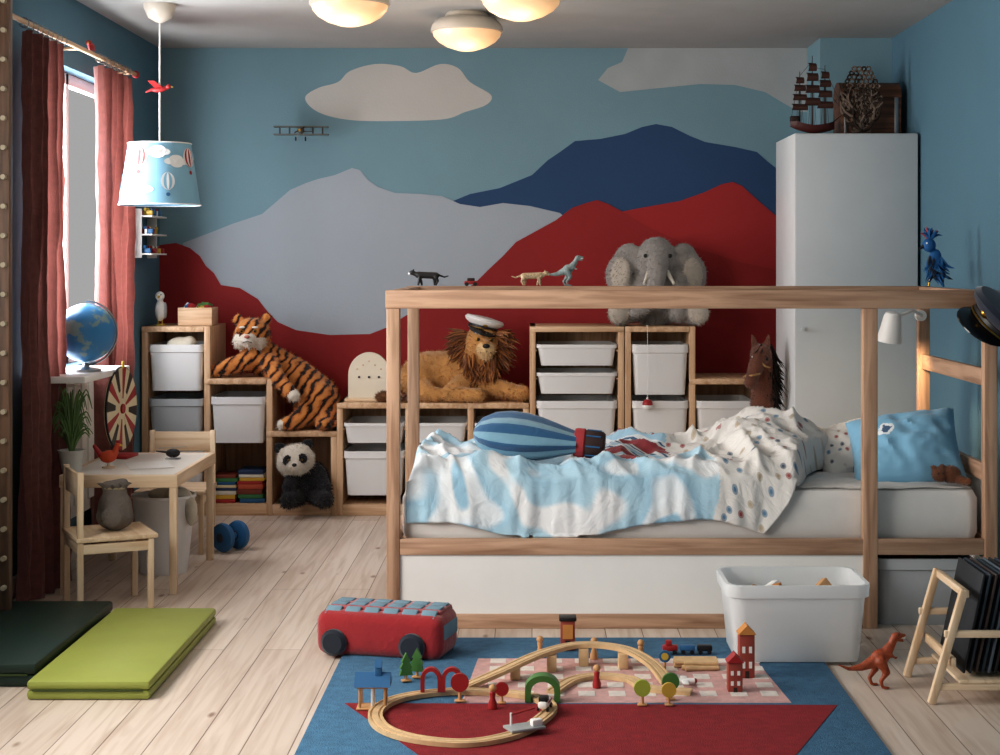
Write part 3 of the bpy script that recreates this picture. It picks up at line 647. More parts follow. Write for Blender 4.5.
def dino(name,loc,m,s,rz=0,flip=1):
    b=B(name,loc,rz=rz); f=flip
    q=lambda x,y,z:(x*f*s,y*s,z*s)
    b.blob([('e',q(0,0,.5),(.17*s,.12*s,.15*s),(0,-25*f,0),m),('c',q(.1,0,.56),.11*s,q(.22,0,.72),.07*s,m),('c',q(.22,0,.72),.07*s,q(.26,0,.82),.065*s,m),
     ('e',q(.31,0,.86),(.10*s,.065*s,.06*s),(0,0,0),m),('e',q(.40,0,.86),(.08*s,.045*s,.035*s),(0,0,0),m),('c',q(.30,0,.81),.04*s,q(.42,0,.765),.025*s,m),
     ('c',q(-.1,0,.45),.11*s,q(-.32,0,.36),.065*s,m),('c',q(-.32,0,.36),.065*s,q(-.55,0,.34),.035*s,m),('c',q(-.55,0,.34),.035*s,q(-.75,0,.42),.015*s,m),
     ('c',q(-.02,-.1,.45),.10*s,q(.07,-.13,.28),.06*s,m),('c',q(.07,-.13,.28),.055*s,q(-.04,-.13,.14),.035*s,m),('c',q(-.04,-.13,.14),.035*s,q(.0,-.13,.03),.03*s,m),('e',q(.06,-.13,.022),(.075*s,.045*s,.022*s),(0,0,0),m),
     ('c',q(-.04,.1,.45),.10*s,q(-.02,.13,.28),.06*s,m),('c',q(-.02,.13,.28),.055*s,q(-.13,.13,.14),.035*s,m),('c',q(-.13,.13,.14),.035*s,q(-.09,.13,.03),.03*s,m),('e',q(-.03,.13,.022),(.075*s,.045*s,.022*s),(0,0,0),m),
     ('c',q(.16,-.09,.57),.03*s,q(.24,-.10,.5),.02*s,m),('c',q(.24,-.10,.5),.02*s,q(.29,-.09,.53),.014*s,m),('c',q(.16,.09,.57),.03*s,q(.24,.10,.5),.02*s,m),('c',q(.24,.10,.5),.02*s,q(.29,.09,.53),.014*s,m)],.02*s,sm=3)
    for y in(-.06,.06): b.sph(q(.32,y,.885),.014*s,black,u=8,v=6)
    for k in range(6): 
        for y in(-.025,.025): b.cyl(q(.36+.018*k,y,.835),q(.36+.018*k,y,.805),.008*s,whitep,r2=.001,seg=6)
    return b.done()
dino('toy_dinosaur',(.145,6.452,1.163),mat('dino_grey','#7f8b8c',.5,.3,scale=60),.135,rz=0)
dino('toy_tyrannosaurus',(1.03,4.74,0),mat('dino_rust','#9a4a2c',.5,.3,scale=60,bump=.2),.175,rz=12)

# clip lamp on far right post
b=B('clip_lamp',(1.46,6.36,1.015))
b.cyl((.10,.05,.03),(.10,.075,.03),.022,whitep); b.tube(catmull([(.10,.05,.03),(.06,.02,.05),(.03,-.01,.045),(-.01,-.03,.03)],6),.007,whitep)
Ml=Euler((R(10),R(6),0)).to_matrix().to_4x4()
prof=[(.012,.05),(.028,.045),(.034,.03),(.050,-.07),(.048,-.07),(.032,.028),(.0,.035)]
b.lathe(prof,whitep,c=(-.04,-.04,.0),M=Ml); b.sph((-.037,-.04,-.035),.02,mat('lamp_bulb','#fff0d0',.4,emit='#ffd9a0',es=6)); b.done()
pl=bpy.data.lights.new('clip_lamp_light','SPOT'); pl.energy=8; pl.color=(1,.72,.42); pl.spot_size=R(150); pl.spot_blend=.9; pl.shadow_soft_size=.03
po=bpy.data.objects.new('clip_lamp_light',pl); po.location=(1.41,6.30,.935); po.rotation_euler=(R(30),R(-8),0); COL.objects.link(po)
# parrot
b=B('toy_parrot',(1.60,6.455,1.163)); pbm=mat('parrot_blue','#235f96',.8,.2)
b.blob([('e',(.02,0,.09),(.03,.026,.06),(0,15,0),pbm),('e',(.0,-.005,.165),.028,(0,0,0),pbm),('c',(.03,0,.06),.015,(.06,0,.0),.006,pbm)],.005,sm=2)
for i in range(22): b.tuft((.005,0,.185),(random.uniform(-.9,1),random.uniform(-.5,.5),1.2),.06,.007,random.choice([pbm,red,pbm]))
for i in range(50): b.tuft((.03+random.uniform(-.03,.02),-.01,.12-.0015*i),(random.uniform(-.9,1.2),-.6,-.6),.05,.007,random.choice([pbm,pbm,bluep,navy]))
b.cyl((-.02,-.01,.163),(-.045,-.012,.145),.009,black,r2=.001); b.sph((-.012,-.024,.172),.005,whitep); b.cyl((.0,0,0),(.01,0,.05),.004,brass); b.done()
cap('sailor_cap',(1.56,5.40,1.035),(R(22),R(38),R(0)),navy,s=1.35,vis=225,w=150)

# ------------------------------------------------------------------ wardrobe & things on top
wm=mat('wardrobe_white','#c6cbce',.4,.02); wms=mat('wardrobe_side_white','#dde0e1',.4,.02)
b=B('wardrobe',(0,0,0)); WX0,WX1,WY0,WY1,WZ=1.217,1.787,7.40,7.98,1.857
b.b2(WX0,WX1,WY0+.022,WY1,.0,WZ,wms); 
b.b2(WX0+.002,WX1-.002,WY0,WY0+.02,.05,WZ-.005,wm)
b.cyl((WX0+.035,WY0,.95),(WX0+.035,WY0-.02,.95),.008,wm)
b.done()
dk=mat('dark_ship_wood','#33201a',.5,.3,scale=20); sail=mat('brown_sail','#4a2e26',.8,.2)
b=B('model_sailing_ship',(1.335,7.62,WZ)); 
rs=[]
for i in range(15):
    u=-1+2*i/14; w=.028*(1-abs(u)**3)+.002; dz=.02*u*u+.012*max(0,-u)
    rs.append([(u*.105,w*math.cos(a),.05+dz+.035*math.sin(a) if math.sin(a)<0 else .05+dz+.004) for a in [2*math.pi*k/12 for k in range(12)]])
b.rings(rs,mat('ship_hull_red','#4f221e',.5,.2)); b.box((-.085,0,.085),(.04,.035,.025),dk); b.box((0,0,.008),(.10,.03,.016),dk)
b.cyl((.1,0,.07),(.155,0,.115),.003,dk,r2=.001,seg=6)
for mx_,h in ((-.06,.31),(.0,.385),(.06,.34)):
    b.cyl((mx_,0,.05),(mx_,0,h),.004,dk,r2=.0015,seg=8)
    for q,wy in ((.40,.066),(.58,.058),(.75,.048),(.89,.034)):
        zz=.05+(h-.05)*q; b.cyl((mx_-wy*.6,-.01,zz),(mx_+wy*.6,.01,zz),.002,dk,seg=6)
        n=6; rs2=[]
        for i in range(n+1):
            v=i/n; rs2.append([(mx_+(-1+2*k/6)*wy*.52*(1+.12*v),-.006-.016*math.sin(math.pi*v),zz-v*(h-.05)*.11) for k in range(7)])
        t=bmesh.new(); vv=[[t.verts.new(p) for p in r] for r in rs2]
        for i in range(n):
            for k in range(6): t.faces.new((vv[i][k],vv[i][k+1],vv[i+1][k+1],vv[i+1][k]))
        b.add(t,sail)
    for s in(-1,1):
        for k in (-1,0,1): b.tube([(mx_+k*.014,s*.024,.055),(mx_,0,.05+(h-.05)*.8)],.0009,black,seg=4)
for a,c in (((.155,0,.115),(.06,0,.32)),((.06,0,.32),(0,0,.33)),((0,0,.36),(-.06,0,.29)),((-.06,0,.29),(-.10,0,.09)),((.155,0,.115),(.0,0,.3))): b.tube([a,c],.0009,black,seg=4)
b.done()
b=B('treasure_chest',(1.62,7.74,WZ)); bw=[woodmat('chest_brown_%d'%i,'#7a4f36','#422a1d',i) for i in range(3)]
b.box((0,0,.095),(.29,.20,.19),bw,bev=.006)
b.rings([[(x,.10*math.cos(a),.19+.08*math.sin(a)) for a in [math.pi*k/12 for k in range(13)]] for x in (-.145,.145)],bw[0])
for x in(-.12,.12): b.box((x,-.101,.095),(.02,.006,.19),steel); 
b.box((0,-.105,.17),(.035,.01,.045),brass); b.done()
b=B('coral_fan',(1.555,7.56,WZ)); cr=mat('coral_bleached','#75655a',.9,.3); cr2=mat('coral_dark','#35281f',.9,.3)
random.seed(3)
def branch(p,d,L,r,dep):
    q=p+d*L+Vector((0,random.uniform(-.004,.004),0))
    if dep==0 or ((q.x/.10)**2+((q.z-.17)/.175)**2)>1: return
    m_=cr if random.random()<.5 else cr2
    b.tube([p,(p+q)/2+Vector((random.uniform(-.004,.004),0,random.uniform(-.004,.004))),q],[r,r*.95,r*.85],m_,seg=5)
    for s in (-1,1):
        a=s*random.uniform(.25,.75); branch(q,Vector((d.x*math.cos(a)+d.z*math.sin(a),0,-d.x*math.sin(a)+d.z*math.cos(a))),L*random.uniform(.8,.98),r*.85,dep-1)
for a in (-1.5,-1.1,-.7,-.4,-.15,.15,.4,.7,1.1,1.5): branch(Vector((0,random.uniform(-.01,.01),.015)),Vector((math.sin(a),0,math.cos(a))),.045,.009,6)
for i in range(-4,5):
    for j in range(-7,8):
        x=i*.022+(j%2)*.011; z=.175+j*.02
        if (x/.09)**2+((z-.175)/.16)**2<1:
            r=random.uniform(.009,.014); k=7
            b.tube([(x+r*math.cos(2*math.pi*q/k)*random.uniform(.7,1.25),random.uniform(-.004,.004),z+r*1.05*math.sin(2*math.pi*q/k)*random.uniform(.7,1.25)) for q in range(k)],.0045,random.choice([cr,cr2]),seg=4,closed=True)
b.lathe([(.045,0),(.045,.008),(.012,.02),(.0,.02)],dk); b.done()

# ------------------------------------------------------------------ ceiling things
glass=mat('opal_glass_glow','#f0dcc0',.3,.0,emit='#ffb870',es=.45); ringm=mat('lamp_rim_white','#cfc5b8',.3)
for x,y in ((-.735,6.45),(-.293,7.2),(-.043,6.3)):
    b=B('ceiling_lamp',(x,y,ZC)); b.lathe([(0,0),(.09,0),(.10,-.012),(.10,-.03),(.0,-.03)],ringm,seg=36)
    b.lathe([(.09,-.02),(.135,-.03),(.158,-.055),(.163,-.075),(.163,-.085),(.155,-.088),(.155,-.08)],ringm,seg=36); b.lathe([(.155,-.083),(.150,-.105),(.128,-.13),(.09,-.152),(.04,-.168),(0,-.170)],glass,seg=36); b.done()
    pl=bpy.data.lights.new('ceiling_lamp_light','POINT'); pl.energy=2.4; pl.color=(1,.75,.5); pl.shadow_soft_size=.1
    po=bpy.data.objects.new('ceiling_lamp_light',pl); po.location=(x,y,ZC-.30); COL.objects.link(po)
b=B('pendant_lamp',(-1.617,6.95,ZC)); shm=mat('shade_blue','#85b4cc',.7,.04); shw=mat('shade_white_print','#e9ecec',.7,.02)
b.lathe([(0,0),(.07,0),(.068,-.02),(.05,-.06),(.015,-.08),(0,-.08)],ringm); b.tube([(0,0,-.08),(0,0,-.61)],.004,whitep,seg=6)
zt,zb,rt,rb=-.607,-.872,.134,.174
b.lathe([(rt,zt),(rb,zb),(rb-.003,zb),(rt-.003,zt)],shm,seg=48)
rad=lambda z:rb+(rt-rb)*(z-zb)/(zt-zb)+.0015
b.tube([(rad(zt)*math.cos(a),rad(zt)*math.sin(a),zt) for a in [2*math.pi*k/40 for k in range(40)]],.003,whitep,seg=5,closed=True)
b.tube([(rad(zb)*math.cos(a),rad(zb)*math.sin(a),zb) for a in [2*math.pi*k/40 for k in range(40)]],.003,whitep,seg=5,closed=True)
for k in range(3): b.tube([(0,0,-.61),(rt*math.cos(k*2.09),rt*math.sin(k*2.09),zt)],.002,steel,seg=5)
def disc(a0,z0,ra,rz,m,off=0,n=20):
    p=[]
    for k in range(n):
        q=2*math.pi*k/n; z=z0+rz*math.sin(q); a=a0+ra*math.cos(q)/rad(z0); r=rad(z)+off; p.append((r*math.cos(a),r*math.sin(a),z))
    b.prism(p,None,m)
for a0 in (R(-112),R(-20),R(140)):
    disc(a0,-.67,.036,.042,shw,.001); disc(a0,-.67,.028,.041,red,.0018); disc(a0,-.67,.018,.040,shw,.0028); disc(a0,-.67,.007,.039,red,.0036); disc(a0,-.735,.010,.009,red,.001)
for a0 in (R(-65),R(40),R(185)):
    disc(a0,-.775,.030,.038,shw,.002); disc(a0,-.775,.018,.037,shm,.003); disc(a0,-.775,.006,.036,shw,.0037); disc(a0,-.832,.009,.008,bluep,.001)
for a0,zz in ((R(-92),-.65),(R(-150),-.82),(R(-60),-.69),(R(-118),-.81),(R(20),-.66),(R(100),-.7)):
    for da,dz,r in ((0,0,.026),(.2,.010,.034),(.4,.0,.026),(.2,-.010,.03)): disc(a0+da,zz+dz,r,r*.55,shw,.0006+da*.0008)
b.done()
b=B('paper_bird',(-1.617,6.95,2.01)); b.blob([('e',(0,0,0),(.035,.012,.013),(0,-8,0),red),('e',(.038,0,.012),.011,(0,0,0),red),('c',(-.03,0,0),.008,(-.06,0,-.012),.004,red)],.003,sm=2)
for s in(-1,1): b.prism([(.015,s*.005,.005),(-.02,s*.005,.005),(-.04,s*.05,.03),(-.01,s*.055,.03)],(0,0,.002),red)
b.cyl((.047,0,.012),(.06,0,.009),.004,yellow,r2=.001); b.done()
b=B('toy_biplane',(-1.19,8.25,1.935)); gm=mat('plane_grey','#5f625c',.5,.2)
for z in (.022,-.018): b.box((0,0,z),(.28,.05,.006),gm,bev=.0015)
b.blob([('c',(0,-.045,0),.016,(0,.0,0),.016,gm),('c',(0,0,0),.015,(0,.09,.005),.005,gm)],.004,sm=2); b.box((0,.085,.004),(.09,.025,.003),gm); b.box((0,.09,.02),(.003,.025,.03),red)
for x in(-.11,-.06,.06,.11):
    for y in(-.015,.015): b.cyl((x,y,-.018),(x,y,.022),.0018,dk,seg=6)
b.box((0,-.066,0),(.006,.003,.06),dk,rot=(0,60,0)); b.cyl((0,-.06,0),(0,-.068,0),.006,brass)
for s in(-1,1): b.cyl((s*.028,-.02,-.042),(s*.022,-.02,-.042),.011,black); b.cyl((s*.025,-.02,-.04),(s*.01,-.02,-.01),.0015,steel,seg=6)
b.cyl((0,.07,.01),(0,.128,.01),.002,steel,seg=6); b.done()
b=B('wall_shelf',(XL,7.95,0)); 
for z in (1.295,1.39,1.48):
    b.b2(0,.10,-.16,.16,z,z+.008,whitep)
for y in(-.16,.15): b.b2(0,.05,y,y+.008,1.28,1.52,whitep)
for k in range(26):
    z=random.choice([1.303,1.398,1.488]); y=random.uniform(-.15,.13); m=random.choice([red,bluep,yellow,red,whitep,red]); b.box((.06+random.uniform(-.02,.03),y,z+.0125),(.03,.022,.025),m,bev=.004); b.sph((.06,y,z+.03),.009,m,u=8,v=6)
b.done()

# ------------------------------------------------------------------ curtains, rod
curt=translucent(mat('dusty_red_linen','#7d4e49',.9,.18,scale=40,bump=.4,bscale=300,sheen=.3),'#8f5750',.25)
def curtain(name,y0,y1,x,w0,w1,seed,zt=2.13,nf=6):
    b=B(name); nu=140; nv=60; t=bmesh.new(); V=[]
    for i in range(nu+1):
        r=[]
        for j in range(nv+1):
            u=i/nu; v=j/nv; z=zt-.02-(zt-.025)*v
            spread=w0+(w1-w0)*v**1.3
            yc=(y0+y1)/2; y=yc+(u-.5)*(y1-y0)*spread
            amp=.030+.02*noise.noise(Vector((u*3,v*1.5,seed)))
            ph=u*2*math.pi*nf+1.6*noise.noise(Vector((u*4,v*1.6,seed+2)))*(.3+v)*2
            xx=x+amp*math.sin(ph)+.014*noise.noise(Vector((u*9,v*5,seed+7)))+.012*math.sin(ph*2.1+seed)*v+.007*noise.noise(Vector((u*20,v*22,seed)))
            r.append(t.verts.new((xx,y+.012*math.cos(ph),z)))
        V.append(r)
    for i in range(nu):
        for j in range(nv): t.faces.new((V[i][j],V[i+1][j],V[i+1][j+1],V[i][j+1]))
    b.add(t,curt); return b.done(ang=180)
curtain('curtain',5.83,6.33,-1.855,.92,1.08,1,nf=5)
curtain('curtain',6.88,7.50,-1.875,.95,1.02,5,nf=6)
b=B('curtain_rod'); b.cyl((-1.86,5.6,2.14),(-1.86,7.5,2.14),.010,WOOD[1]); b.sph((-1.86,7.51,2.14),.018,red); 
for y in(5.65,6.6,7.45): b.cyl((-1.86,y,2.14),(XL,y,2.14),.007,WOOD[0])
for k in range(9):
    for y0 in (5.86,6.88): 
        y=y0+k*.06; b.tube([(-1.86+.018*math.cos(a),y,2.137+.018*math.sin(a)) for a in [2*math.pi*q/12 for q in range(12)]],.002,steel,seg=5,closed=True)
b.done()
b=B('curtain_rod_bird',(-1.86,6.75,2.15)); b.blob([('e',(0,0,.018),(.014,.035,.016),(0,0,0),red),('e',(0,-.035,.03),.012,(0,0,0),red),('c',(0,.02,.015),.009,(0,.06,.008),.003,red)],.003,sm=2); b.cyl((0,-.045,.03),(0,-.06,.026),.004,yellow,r2=.001); b.done()
b=B('peg_post'); b.b2(-1.93,-1.785,5.46,5.50,0,2.34,WOODK)
for i in range(22): b.cyl((-1.80,5.462,.15+i*.1),(-1.80,5.44,.15+i*.1),.009,mat('peg_cream','#b5a892'),seg=10)
for z in (.0,2.31): b.b2(-1.94,-1.78,5.44,5.52,z,z+.03,WOODK)
b.done()
b=B('globe',(-1.79,6.42,.821)); gl=bpy.data.materials.new('globe_map'); gl.use_nodes=True
N=gl.node_tree.nodes; L=gl.node_tree.links; tc=N.new('ShaderNodeTexCoord'); n=N.new('ShaderNodeTexNoise'); n.inputs['Scale'].default_value=11; n.inputs['Detail'].default_value=4
r=N.new('ShaderNodeValToRGB'); r.color_ramp.elements[0].position=.56; r.color_ramp.elements[0].color=lin('#3f87bd'); r.color_ramp.elements[1].position=.59; r.color_ramp.elements[1].color=lin('#7f9fa3')
L.new(tc.outputs['Object'],n.inputs['Vector']); L.new(n.outputs['Fac'],r.inputs['Fac']); L.new(r.outputs['Color'],N['Principled BSDF'].inputs['Base Color']); N['Principled BSDF'].inputs['Roughness'].default_value=.3
b.sph((0,0,.155),.118,gl,u=32,v=20); b.lathe([(.06,0),(.06,.01),(.015,.02),(.01,.035),(0,.035)],steel)
b.tube([(.125*math.cos(a),0,.155+.128*math.sin(a)) for a in [R(-100+10*k) for k in range(20)]],.004,steel,seg=6); b.done()
b=B('potted_fern',(-1.77,6.15,.453)); b.lathe([(.035,0),(.05,.08),(.053,.085),(.047,.085),(.04,.07),(0,.07)],mat('white_pot','#c9c9c4',.5)); lf=mat('fern_leaf','#5d7a45',.6,.3)
for k in range(70):
    a=random.uniform(0,6.28); L_=random.uniform(.04,.08); h=random.uniform(.06,.26)
    p=catmull([(0,0,.07),(math.cos(a)*L_*.4,math.sin(a)*L_*.4,.07+h*.7),(math.cos(a)*L_*.8,math.sin(a)*L_*.8,.07+h),(math.cos(a)*L_*1.1,math.sin(a)*L_*1.1,.07+h*.75)],4)
    b.tube(p,[.005*(1-i/len(p))+.0008 for i in range(len(p))],lf,seg=4)
b.done()
# ------------------------------------------------------------------ kids table and chairs
tabw=mat('table_white_top','#e4e0d9',.35,.02)
b=B('childrens_table'); tx0,tx1,ty0,ty1=-1.79,-1.345,6.06,6.78
b.b2(tx0,tx1,ty0,ty1,.435,.452,tabw)
for x0,x1,y0,y1 in((tx0,tx1,ty0-.002,ty0+.018),(tx0,tx1,ty1-.018,ty1+.002),(tx0-.002,tx0+.018,ty0,ty1),(tx1-.018,tx1+.002,ty0,ty1)): b.b2(x0,x1,y0,y1,.405,.453,WOODL)
for x in(tx0+.002,tx1-.030):
    for y in(ty0+.002,ty1-.03): b.b2(x,x+.028,y,y+.028,0,.43,WOODL)
b.done()
def chair(loc,rz):
    b=B('childrens_chair',loc,rz=rz); w=.135; 
    for s in(-1,1):
        b.box((-.125,s*w,.255),(.022,.022,.51),WOODL); b.box((.125,s*w,.13),(.022,.022,.26),WOODL)
        b.box((0,s*w,.235),(.25,.02,.035),WOODL)
    b.box((.005,0,.268),(.29,.30,.016),WOODL); b.box((-.125,0,.46),(.014,.25,.085),WOODL); b.box((-.125,0,.235),(.018,.25,.035),WOODL); b.box((.125,0,.235),(.018,.25,.035),WOODL)
    return b.done()
chair((-1.555,5.87,0),26)
chair((-1.56,7.02,0),-90)
b=B('cloth_backpack',(-1.53,5.87,.277)); bgm=mat('grey_canvas','#6d6660',.95,.15,bump=.5,bscale=90)
b.blob([('e',(0,0,.075),(.065,.05,.08),(0,0,0),bgm),('e',(0,0,.05),(.07,.055,.05),(0,0,0),bgm),('e',(.0,0,.14),(.045,.035,.035),(0,0,0),bgm),('e',(0,-.045,.055),(.045,.02,.04),(0,0,0),bgm),('c',(-.03,0,.16),.02,(.03,0,.17),.02,bgm)],.006,sm=2)
for k in range(12):
    a=k*math.pi/6; b.tuft((.03*math.cos(a),.025*math.sin(a),.155),(math.cos(a),math.sin(a),1.0),.035,.009,bgm)
b.tube([(.04*math.cos(a),.032*math.sin(a),.155) for a in [2*math.pi*k/16 for k in range(16)]],.004,mat('rope','#a89a80',.9),seg=6,closed=True); b.done()
b=B('toy_fortune_wheel',(-1.70,6.62,.453),rz=84); b.box((0,0,.006),(.14,.10,.012),red); b.box((0,.02,.12),(.02,.016,.25),WOODL)
crm=mat('wheel_cream','#dccfae',.6); mm=[crm,red,crm,black]
cz=.20; rw=.172; n=24
b.cyl((0,-.004,cz),(0,.008,cz),rw*.99,crm,seg=48)
for k in range(n):
    a0=2*math.pi*k/n;a1=2*math.pi*(k+1)/n
    r0=.45 if k%4==3 else .25
    p=[(rw*r0*math.cos(a0),-.0055,cz+rw*r0*math.sin(a0)),(rw*math.cos(a0),-.0055,cz+rw*math.sin(a0)),(rw*math.cos(a1),-.0055,cz+rw*math.sin(a1)),(rw*r0*math.cos(a1),-.0055,cz+rw*r0*math.sin(a1))]
    b.prism(p,(0,.001,0),mm[k%4])
b.tube([(rw*math.cos(a),0,cz+rw*math.sin(a)) for a in [2*math.pi*k/40 for k in range(40)]],.005,black,seg=6,closed=True)
b.cyl((0,-.012,cz),(0,.03,cz),.02,red); b.box((0,-.008,cz+rw+.01),(.02,.006,.03),yellow); b.done()
og=mat('orange_toy','#c8502c')
b=B('toy_rooster',(-1.66,6.27,.453)); b.blob([('e',(0,0,.045),(.035,.02,.025),(0,-10,0),og),('c',(.025,0,.055),.013,(.035,0,.09),.010,og),('c',(-.03,0,.05),.012,(-.055,0,.085),.008,red)],.004,sm=2); b.box((.037,0,.103),(.015,.005,.012),red); b.cyl((.045,0,.09),(.058,0,.087),.005,yellow,r2=.001); b.cyl((0,0,0),(0,0,.03),.005,WOODL); b.lathe([(.025,0),(.025,.006),(0,.006)],WOODL[0]); b.done()
b=B('sheet_of_paper',(-1.52,6.35,.4535),rz=20); b.box((0,0,.0007),(.17,.22,.001),whitep,bev=0); b.done()
b=B('toy_helicopter',(-1.47,6.55,.453)); b.sph((0,0,.025),(.03,.018,.018),black); b.cyl((-.02,0,.028),(-.07,0,.033),.005,black,r2=.002); b.box((0,0,.048),(.12,.006,.002),steel,rot=(0,0,30)); b.cyl((0,0,.04),(0,0,.05),.002,steel)
for s in(-1,1): b.cyl((-.03,s*.012,.003),(.03,s*.012,.003),.0025,steel,seg=6); b.cyl((0,s*.012,.003),(0,s*.008,.015),.002,steel,seg=6)
b.done()
b=B('waste_bin',(-1.50,6.52,0)); b.lathe([(0,0),(.095,0),(.125,.30),(.13,.305),(.13,.315),(.121,.315),(.092,.01),(0,.01)],white_pl,seg=32)
b.blob([('e',(.07,-.03,.30),(.06,.05,.05),(0,30,0),beige),('e',(.12,-.04,.25),(.025,.04,.06),(0,0,0),beige),('e',(.0,.02,.31),(.07,.06,.03),(0,0,0),beige)],.008); b.done()
b=B('toy_dumbbell',(-1.315,6.98,.0),rz=55)
for x in(-.045,.045): b.lathe([(0,-.018),(.04,-.018),(.06,-.012),(.064,0),(.06,.012),(.04,.018),(0,.018)],bluep,c=(x,0,.064),M=Matrix.Rotation(R(90),4,'Y')); b.lathe([(0,-.021),(.02,-.021),(.02,.021),(0,.021)],navy,c=(x,0,.064),M=Matrix.Rotation(R(90),4,'Y'))
b.cyl((-.045,0,.064),(.045,0,.064),.015,bluep); b.done()

# ------------------------------------------------------------------ gym mats
def gym(x0,x1,y0,y1,m,rz,h):
    b=B('folding_gym_mat',((x0+x1)/2,(y0+y1)/2,0),rz=rz); w=(x1-x0); d=(y1-y0)
    for z in (0,h): b.box((0,0,z+h/2-.0005),(w,d,h-.001),m,bev=.010)
    b.box((0,-d/2-.002,h),(w*.9,.004,.006),mat('seam_dark','#3a4a20')); return b.done()
gym(-1.455,-1.10,4.60,5.58,mat('mat_light_green','#9ba351',.5,.05,bump=.1,bscale=12),0,.028)
gym(-1.94,-1.47,4.74,5.62,mat('mat_dark_green','#1f352d',.45,.05,bump=.1,bscale=12),0,.036)

# ------------------------------------------------------------------ rug
rugb=mat('rug_blue_pile','#4c7898',.98,.15,scale=40,bump=.7,bscale=260); rugr=mat('rug_red_pile','#8f242b',.98,.15,scale=40,bump=.7,bscale=260)
rugp=mat('rug_pink_pile','#dab0ab',.98,.12,scale=40,bump=.7,bscale=260); rugw=mat('rug_white_pile','#ebe2da',.98,.1,scale=40,bump=.7,bscale=260)
b=B('rug',(0,0,0)); b.b2(-.605,.915,3.73,5.33,0,.010,rugb,bev=.004)
b.prism([(-.53,4.53,.010),(-.30,4.08,.010),(-.22,3.92,.010),(.60,3.92,.010),(.68,4.08,.010),(.86,4.51,.010)],(0,0,.0015),rugr)
b.prism([(-.20,4.535,.010),(.735,4.535,.010),(.70,5.04,.010),(-.17,5.04,.010)],(0,0,.0015),rugp)
for i in range(10):
    for j in range(5):
        x=-.13+i*.088; y=4.60+j*.095
        b.b2(x,x+.048,y,y+.055,.0108,.0126,rugw,bev=0)
b.done()
RZ=.0125
trk=mat('track_wood','#d2b38a',.5,.12,scale=30)
def track(b,pts,closed):
    pts=catmull(pts,10,closed); k=len(pts); rs=[]
    prof=[(-.02,0),(-.02,.012),(-.014,.012),(-.013,.008),(-.009,.008),(-.008,.012),(.008,.012),(.009,.008),(.013,.008),(.014,.012),(.02,.012),(.02,0)]
    for i,p in enumerate(pts):
        d=(pts[(i+1)%k]-pts[(i-1)%k]) if closed else (pts[min(i+1,k-1)]-pts[max(i-1,0)])
        d.z=0; d.normalize(); s=Vector((-d.y,d.x,0))
        rs.append([p+s*a+Vector((0,0,h)) for a,h in prof])
    b.rings(rs,trk,closed=closed)
b=B('wooden_train_track',(0,0,RZ))
track(b,[(-.38,4.55,0),(-.43,4.42,0),(-.40,4.27,0),(-.31,4.17,0),(-.17,4.13,0),(-.05,4.20,0),(.02,4.33,0),(.05,4.46,0),(-.0,4.57,0),(-.12,4.62,0),(-.26,4.62,0)],True)
track(b,[(-.20,4.665,.0),(-.10,4.74,.025),(.03,4.87,.05),(.15,4.96,.055),(.28,4.93,.05),(.36,4.83,.03),(.40,4.72,.0)],False)
track(b,[(.06,4.62,0),(.12,4.75,0),(.20,4.80,0),(.29,4.76,0),(.34,4.66,0),(.46,4.62,0)],False)
for x,y,h in((-.05,4.795,.035),(.06,4.89,.05),(.16,4.957,.053),(.28,4.925,.047)): b.box((x,y,h/2),(.03,.05,h),trk)
b.done()
pw=mat('peg_wood','#c89a6c',.5)
def pawn(loc,m,mh):
    b=B('toy_figure',loc); b.lathe([(.012,0),(.013,.012),(.007,.03),(.009,.045),(.005,.05),(0,.05)],m); b.sph((0,0,.057),.011,mh); b.done()
for x,y,m in((.025,5.05,pw),(.195,5.03,pw),(.19,4.69,red),(-.11,4.47,red),(.34,5.0,pw)): pawn((x,y,RZ),m,pw)
def tree(loc,m,s=1,rz=0,k=0):
    b=B('toy_tree',loc,rz=rz); b.cyl((0,0,0),(0,0,.03*s),.005*s,pw); b.box((0,0,.003),(.03*s,.02*s,.006),pw)
    if k==0:
        p=[(-.022,0,.02),(.022,0,.02),(.014,0,.04),(.02,0,.042),(.01,0,.06),(.015,0,.062),(0,0,.09),(-.015,0,.062),(-.01,0,.06),(-.02,0,.042),(-.014,0,.04)]
        b.prism([(q[0]*s,-.006*s,q[2]*s) for q in p],(0,.012*s,0),m)
    else: b.cyl((0,-.006*s,.055*s),(0,.006*s,.055*s),.026*s,m,seg=20)
    b.done()
tree((-.375,4.76,RZ),green,.95,20); tree((-.345,4.80,RZ),green,1.0,-10)
tree((.31,4.50,RZ),mat('lime_paint','#a8b84a'),.9,0,1); tree((.385,4.50,RZ),yellow,.8,0,1); tree((.395,4.56,RZ),green,.95,0,1)
tree((-.205,4.54,RZ),red,1,0,1); tree((-.085,4.52,RZ),red,.75,0,1)
b=B('toy_arch_bridge',(-.26,4.60,RZ+.013)); 
for x in(-.03,.03):
    p=[(x+.03*math.cos(a),0,.035+.035*math.sin(a)) for a in [math.pi*k/12 for k in range(13)]]+[(x-.03,0,0),(x-.019,0,0)]+[(x-.019*math.cos(a),0,.035+.024*math.sin(a)) for a in [math.pi*k/12 for k in range(13)]]+[(x+.019,0,0),(x+.03,0,0)]
    b.prism([(q[0],-.01+.0003*(x>0),q[2]) for q in p],(0,.02,0),red)
b.done()
b=B('toy_railway_station',(-.445,4.48,RZ)); 
for x in(-.035,0,.035):
    for y in(-.02,.02): b.box((x,y,.03),(.008,.008,.06),pw if x else whitep)
b.box((0,0,.063),(.09,.055,.008),pw)
